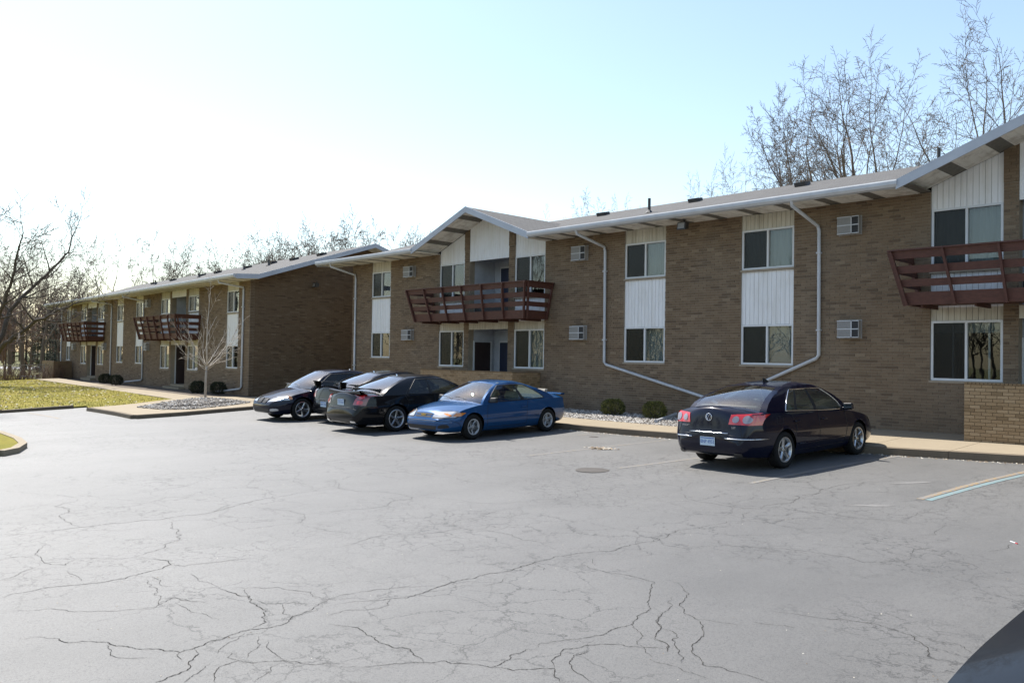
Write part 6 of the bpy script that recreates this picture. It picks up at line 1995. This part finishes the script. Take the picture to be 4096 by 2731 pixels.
# ------------------------------------------------------------------ stones, leaves, grass blades
def scatter(name, label, cat, n, sampler, size, mat, flat=.6, bias=1.0):
    m = MB(); rr = random.Random(hash(name) % 1000 if False else len(name)*7)
    k = 0
    while k < n:
        p = sampler(rr)
        if p is None: continue
        k += 1
        r = size*rr.uniform(.5, 1.3); a = rr.uniform(0, 3.14); t = rr.random()**bias
        c, s = math.cos(a)*r, math.sin(a)*r; e = rr.uniform(.5, .9)
        b0 = len(m.v); h = r*flat*rr.uniform(.6, 1.2)
        m.v += [(p[0]+c, p[1]+s, p[2]), (p[0]-s*e, p[1]+c*e, p[2]+h*.2), (p[0]-c, p[1]-s, p[2]), (p[0]+s*e, p[1]-c*e, p[2]-h*.1), (p[0]+c*.2, p[1]+s*.2, p[2]+h)]
        for q in ((0, 1, 4), (1, 2, 4), (2, 3, 4), (3, 0, 4)):
            m.f.append(tuple(b0+i for i in q)); m.t.append(t)
    o = m.build(name, mat); tag(o, label, cat, kind='stuff')
def bedpt(rr):
    X = rr.uniform(-18.3, -10.8) if rr.random() < .8 else rr.uniform(-26.5, -9.6); Y = rr.uniform(-2.36, -.05)
    if Y > -.5 and rr.random() < .6: return None
    return (X, Y, ZW(X, Y)-.025+rr.uniform(0, .03)+.05*math.exp(-((Y+1.3)/.8)**2)*.6)
scatter('bed_stones', 'white landscape stones filling the bed in front of the near wall', 'stones', 9000, bedpt, .038, MAT['stone'], bias=.7)
GP = [gnd(*r1(*p), .16) for p in ((1200, 1335), (1400, 1352), (1640, 1350), (1900, 1325), (2115, 1298), (1980, 1280), (1760, 1262), (1500, 1290))]
gpoly = [(p.x, p.y) for p in GP]
gx0, gx1 = min(p[0] for p in gpoly), max(p[0] for p in gpoly); gy0, gy1 = min(p[1] for p in gpoly), max(p[1] for p in gpoly)
gc = Vector((sum(p[0] for p in gpoly)/8, sum(p[1] for p in gpoly)/8, 0))
def islpt(rr):
    X, Y = rr.uniform(gx0-.4, gx1+.4), rr.uniform(gy0-.4, gy1+.4)
    if not inside((gc.x+(X-gc.x)*.94, gc.y+(Y-gc.y)*.94), gpoly): return None
    edge_ = 1 if inside((gc.x+(X-gc.x)*1.35, gc.y+(Y-gc.y)*1.35), gpoly) else .3
    return (X, Y, ZI(X, Y)+.005+rr.uniform(0, .13)*edge_)
scatter('island_stones', 'grey and white gravel mounded on the island around the young tree', 'stones', 8000, islpt, .05, MAT['stone'], bias=1.2)
def lawnpt(rr):
    X, Y = rr.uniform(-62, -29.5), rr.uniform(-22, -4.6)
    return (X, Y, ZL(X, Y)+.01) if inside((X, Y), LAWN) else None
scatter('fallen_leaves', 'dry leaves and bits scattered over the lawn', 'leaves', 1300, lawnpt, .05, MAT['leaf_litter'], .5, .6)
def kerbpt(rr):
    X = rr.uniform(-15.2, -3.9); Y = kerb_y(X)-.02-abs(rr.gauss(0, .10))
    return (X, Y, G(X, Y)+.002)
scatter('gutter_litter', 'dry bits lying along the foot of the kerb', 'litter', 500, kerbpt, .022, MAT['leaf_litter'], .4)
def lotpt(rr):
    X, Y = rr.uniform(-24, -1), rr.uniform(-18.5, -4)
    return (X, Y, G(X, Y)+.002)
scatter('loose_grit', 'loose grit lying about on the asphalt', 'grit', 900, lotpt, .006, MAT['leaf_litter'], .5)
def pilept(rr):
    P = gnd(2100+1020/3.36, 1560+790/3.36); X, Y = P.x+rr.gauss(0, .16), P.y+rr.gauss(0, .08)
    return (X, Y, G(X, Y)+.002+rr.uniform(0, .025))
scatter('leaf_pile', 'small heap of brown leaves on a faded parking line', 'leaves', 160, pilept, .03, MAT['leaf_litter'], .4, 2.2)
m = MB(); rr = random.Random(61); k = 0
while k < 26000:
    p = lawnpt(rr)
    if p is None: continue
    k += 1; a = rr.uniform(0, 6.28); h = rr.uniform(.015, .045); w2 = .016
    m.tri((p[0]-w2*math.cos(a), p[1]-w2*math.sin(a), p[2]-.02), (p[0]+w2*math.cos(a), p[1]+w2*math.sin(a), p[2]-.02), (p[0]+rr.uniform(-.04, .04), p[1]+rr.uniform(-.04, .04), p[2]+h), .5*rr.random()+.5*(.5+.5*noise.noise((p[0]*.35, p[1]*.35, 1))))
o = m.build('grass', MAT['blade']); tag(o, 'yellowish spring grass of the lawn', 'grass', kind='stuff')
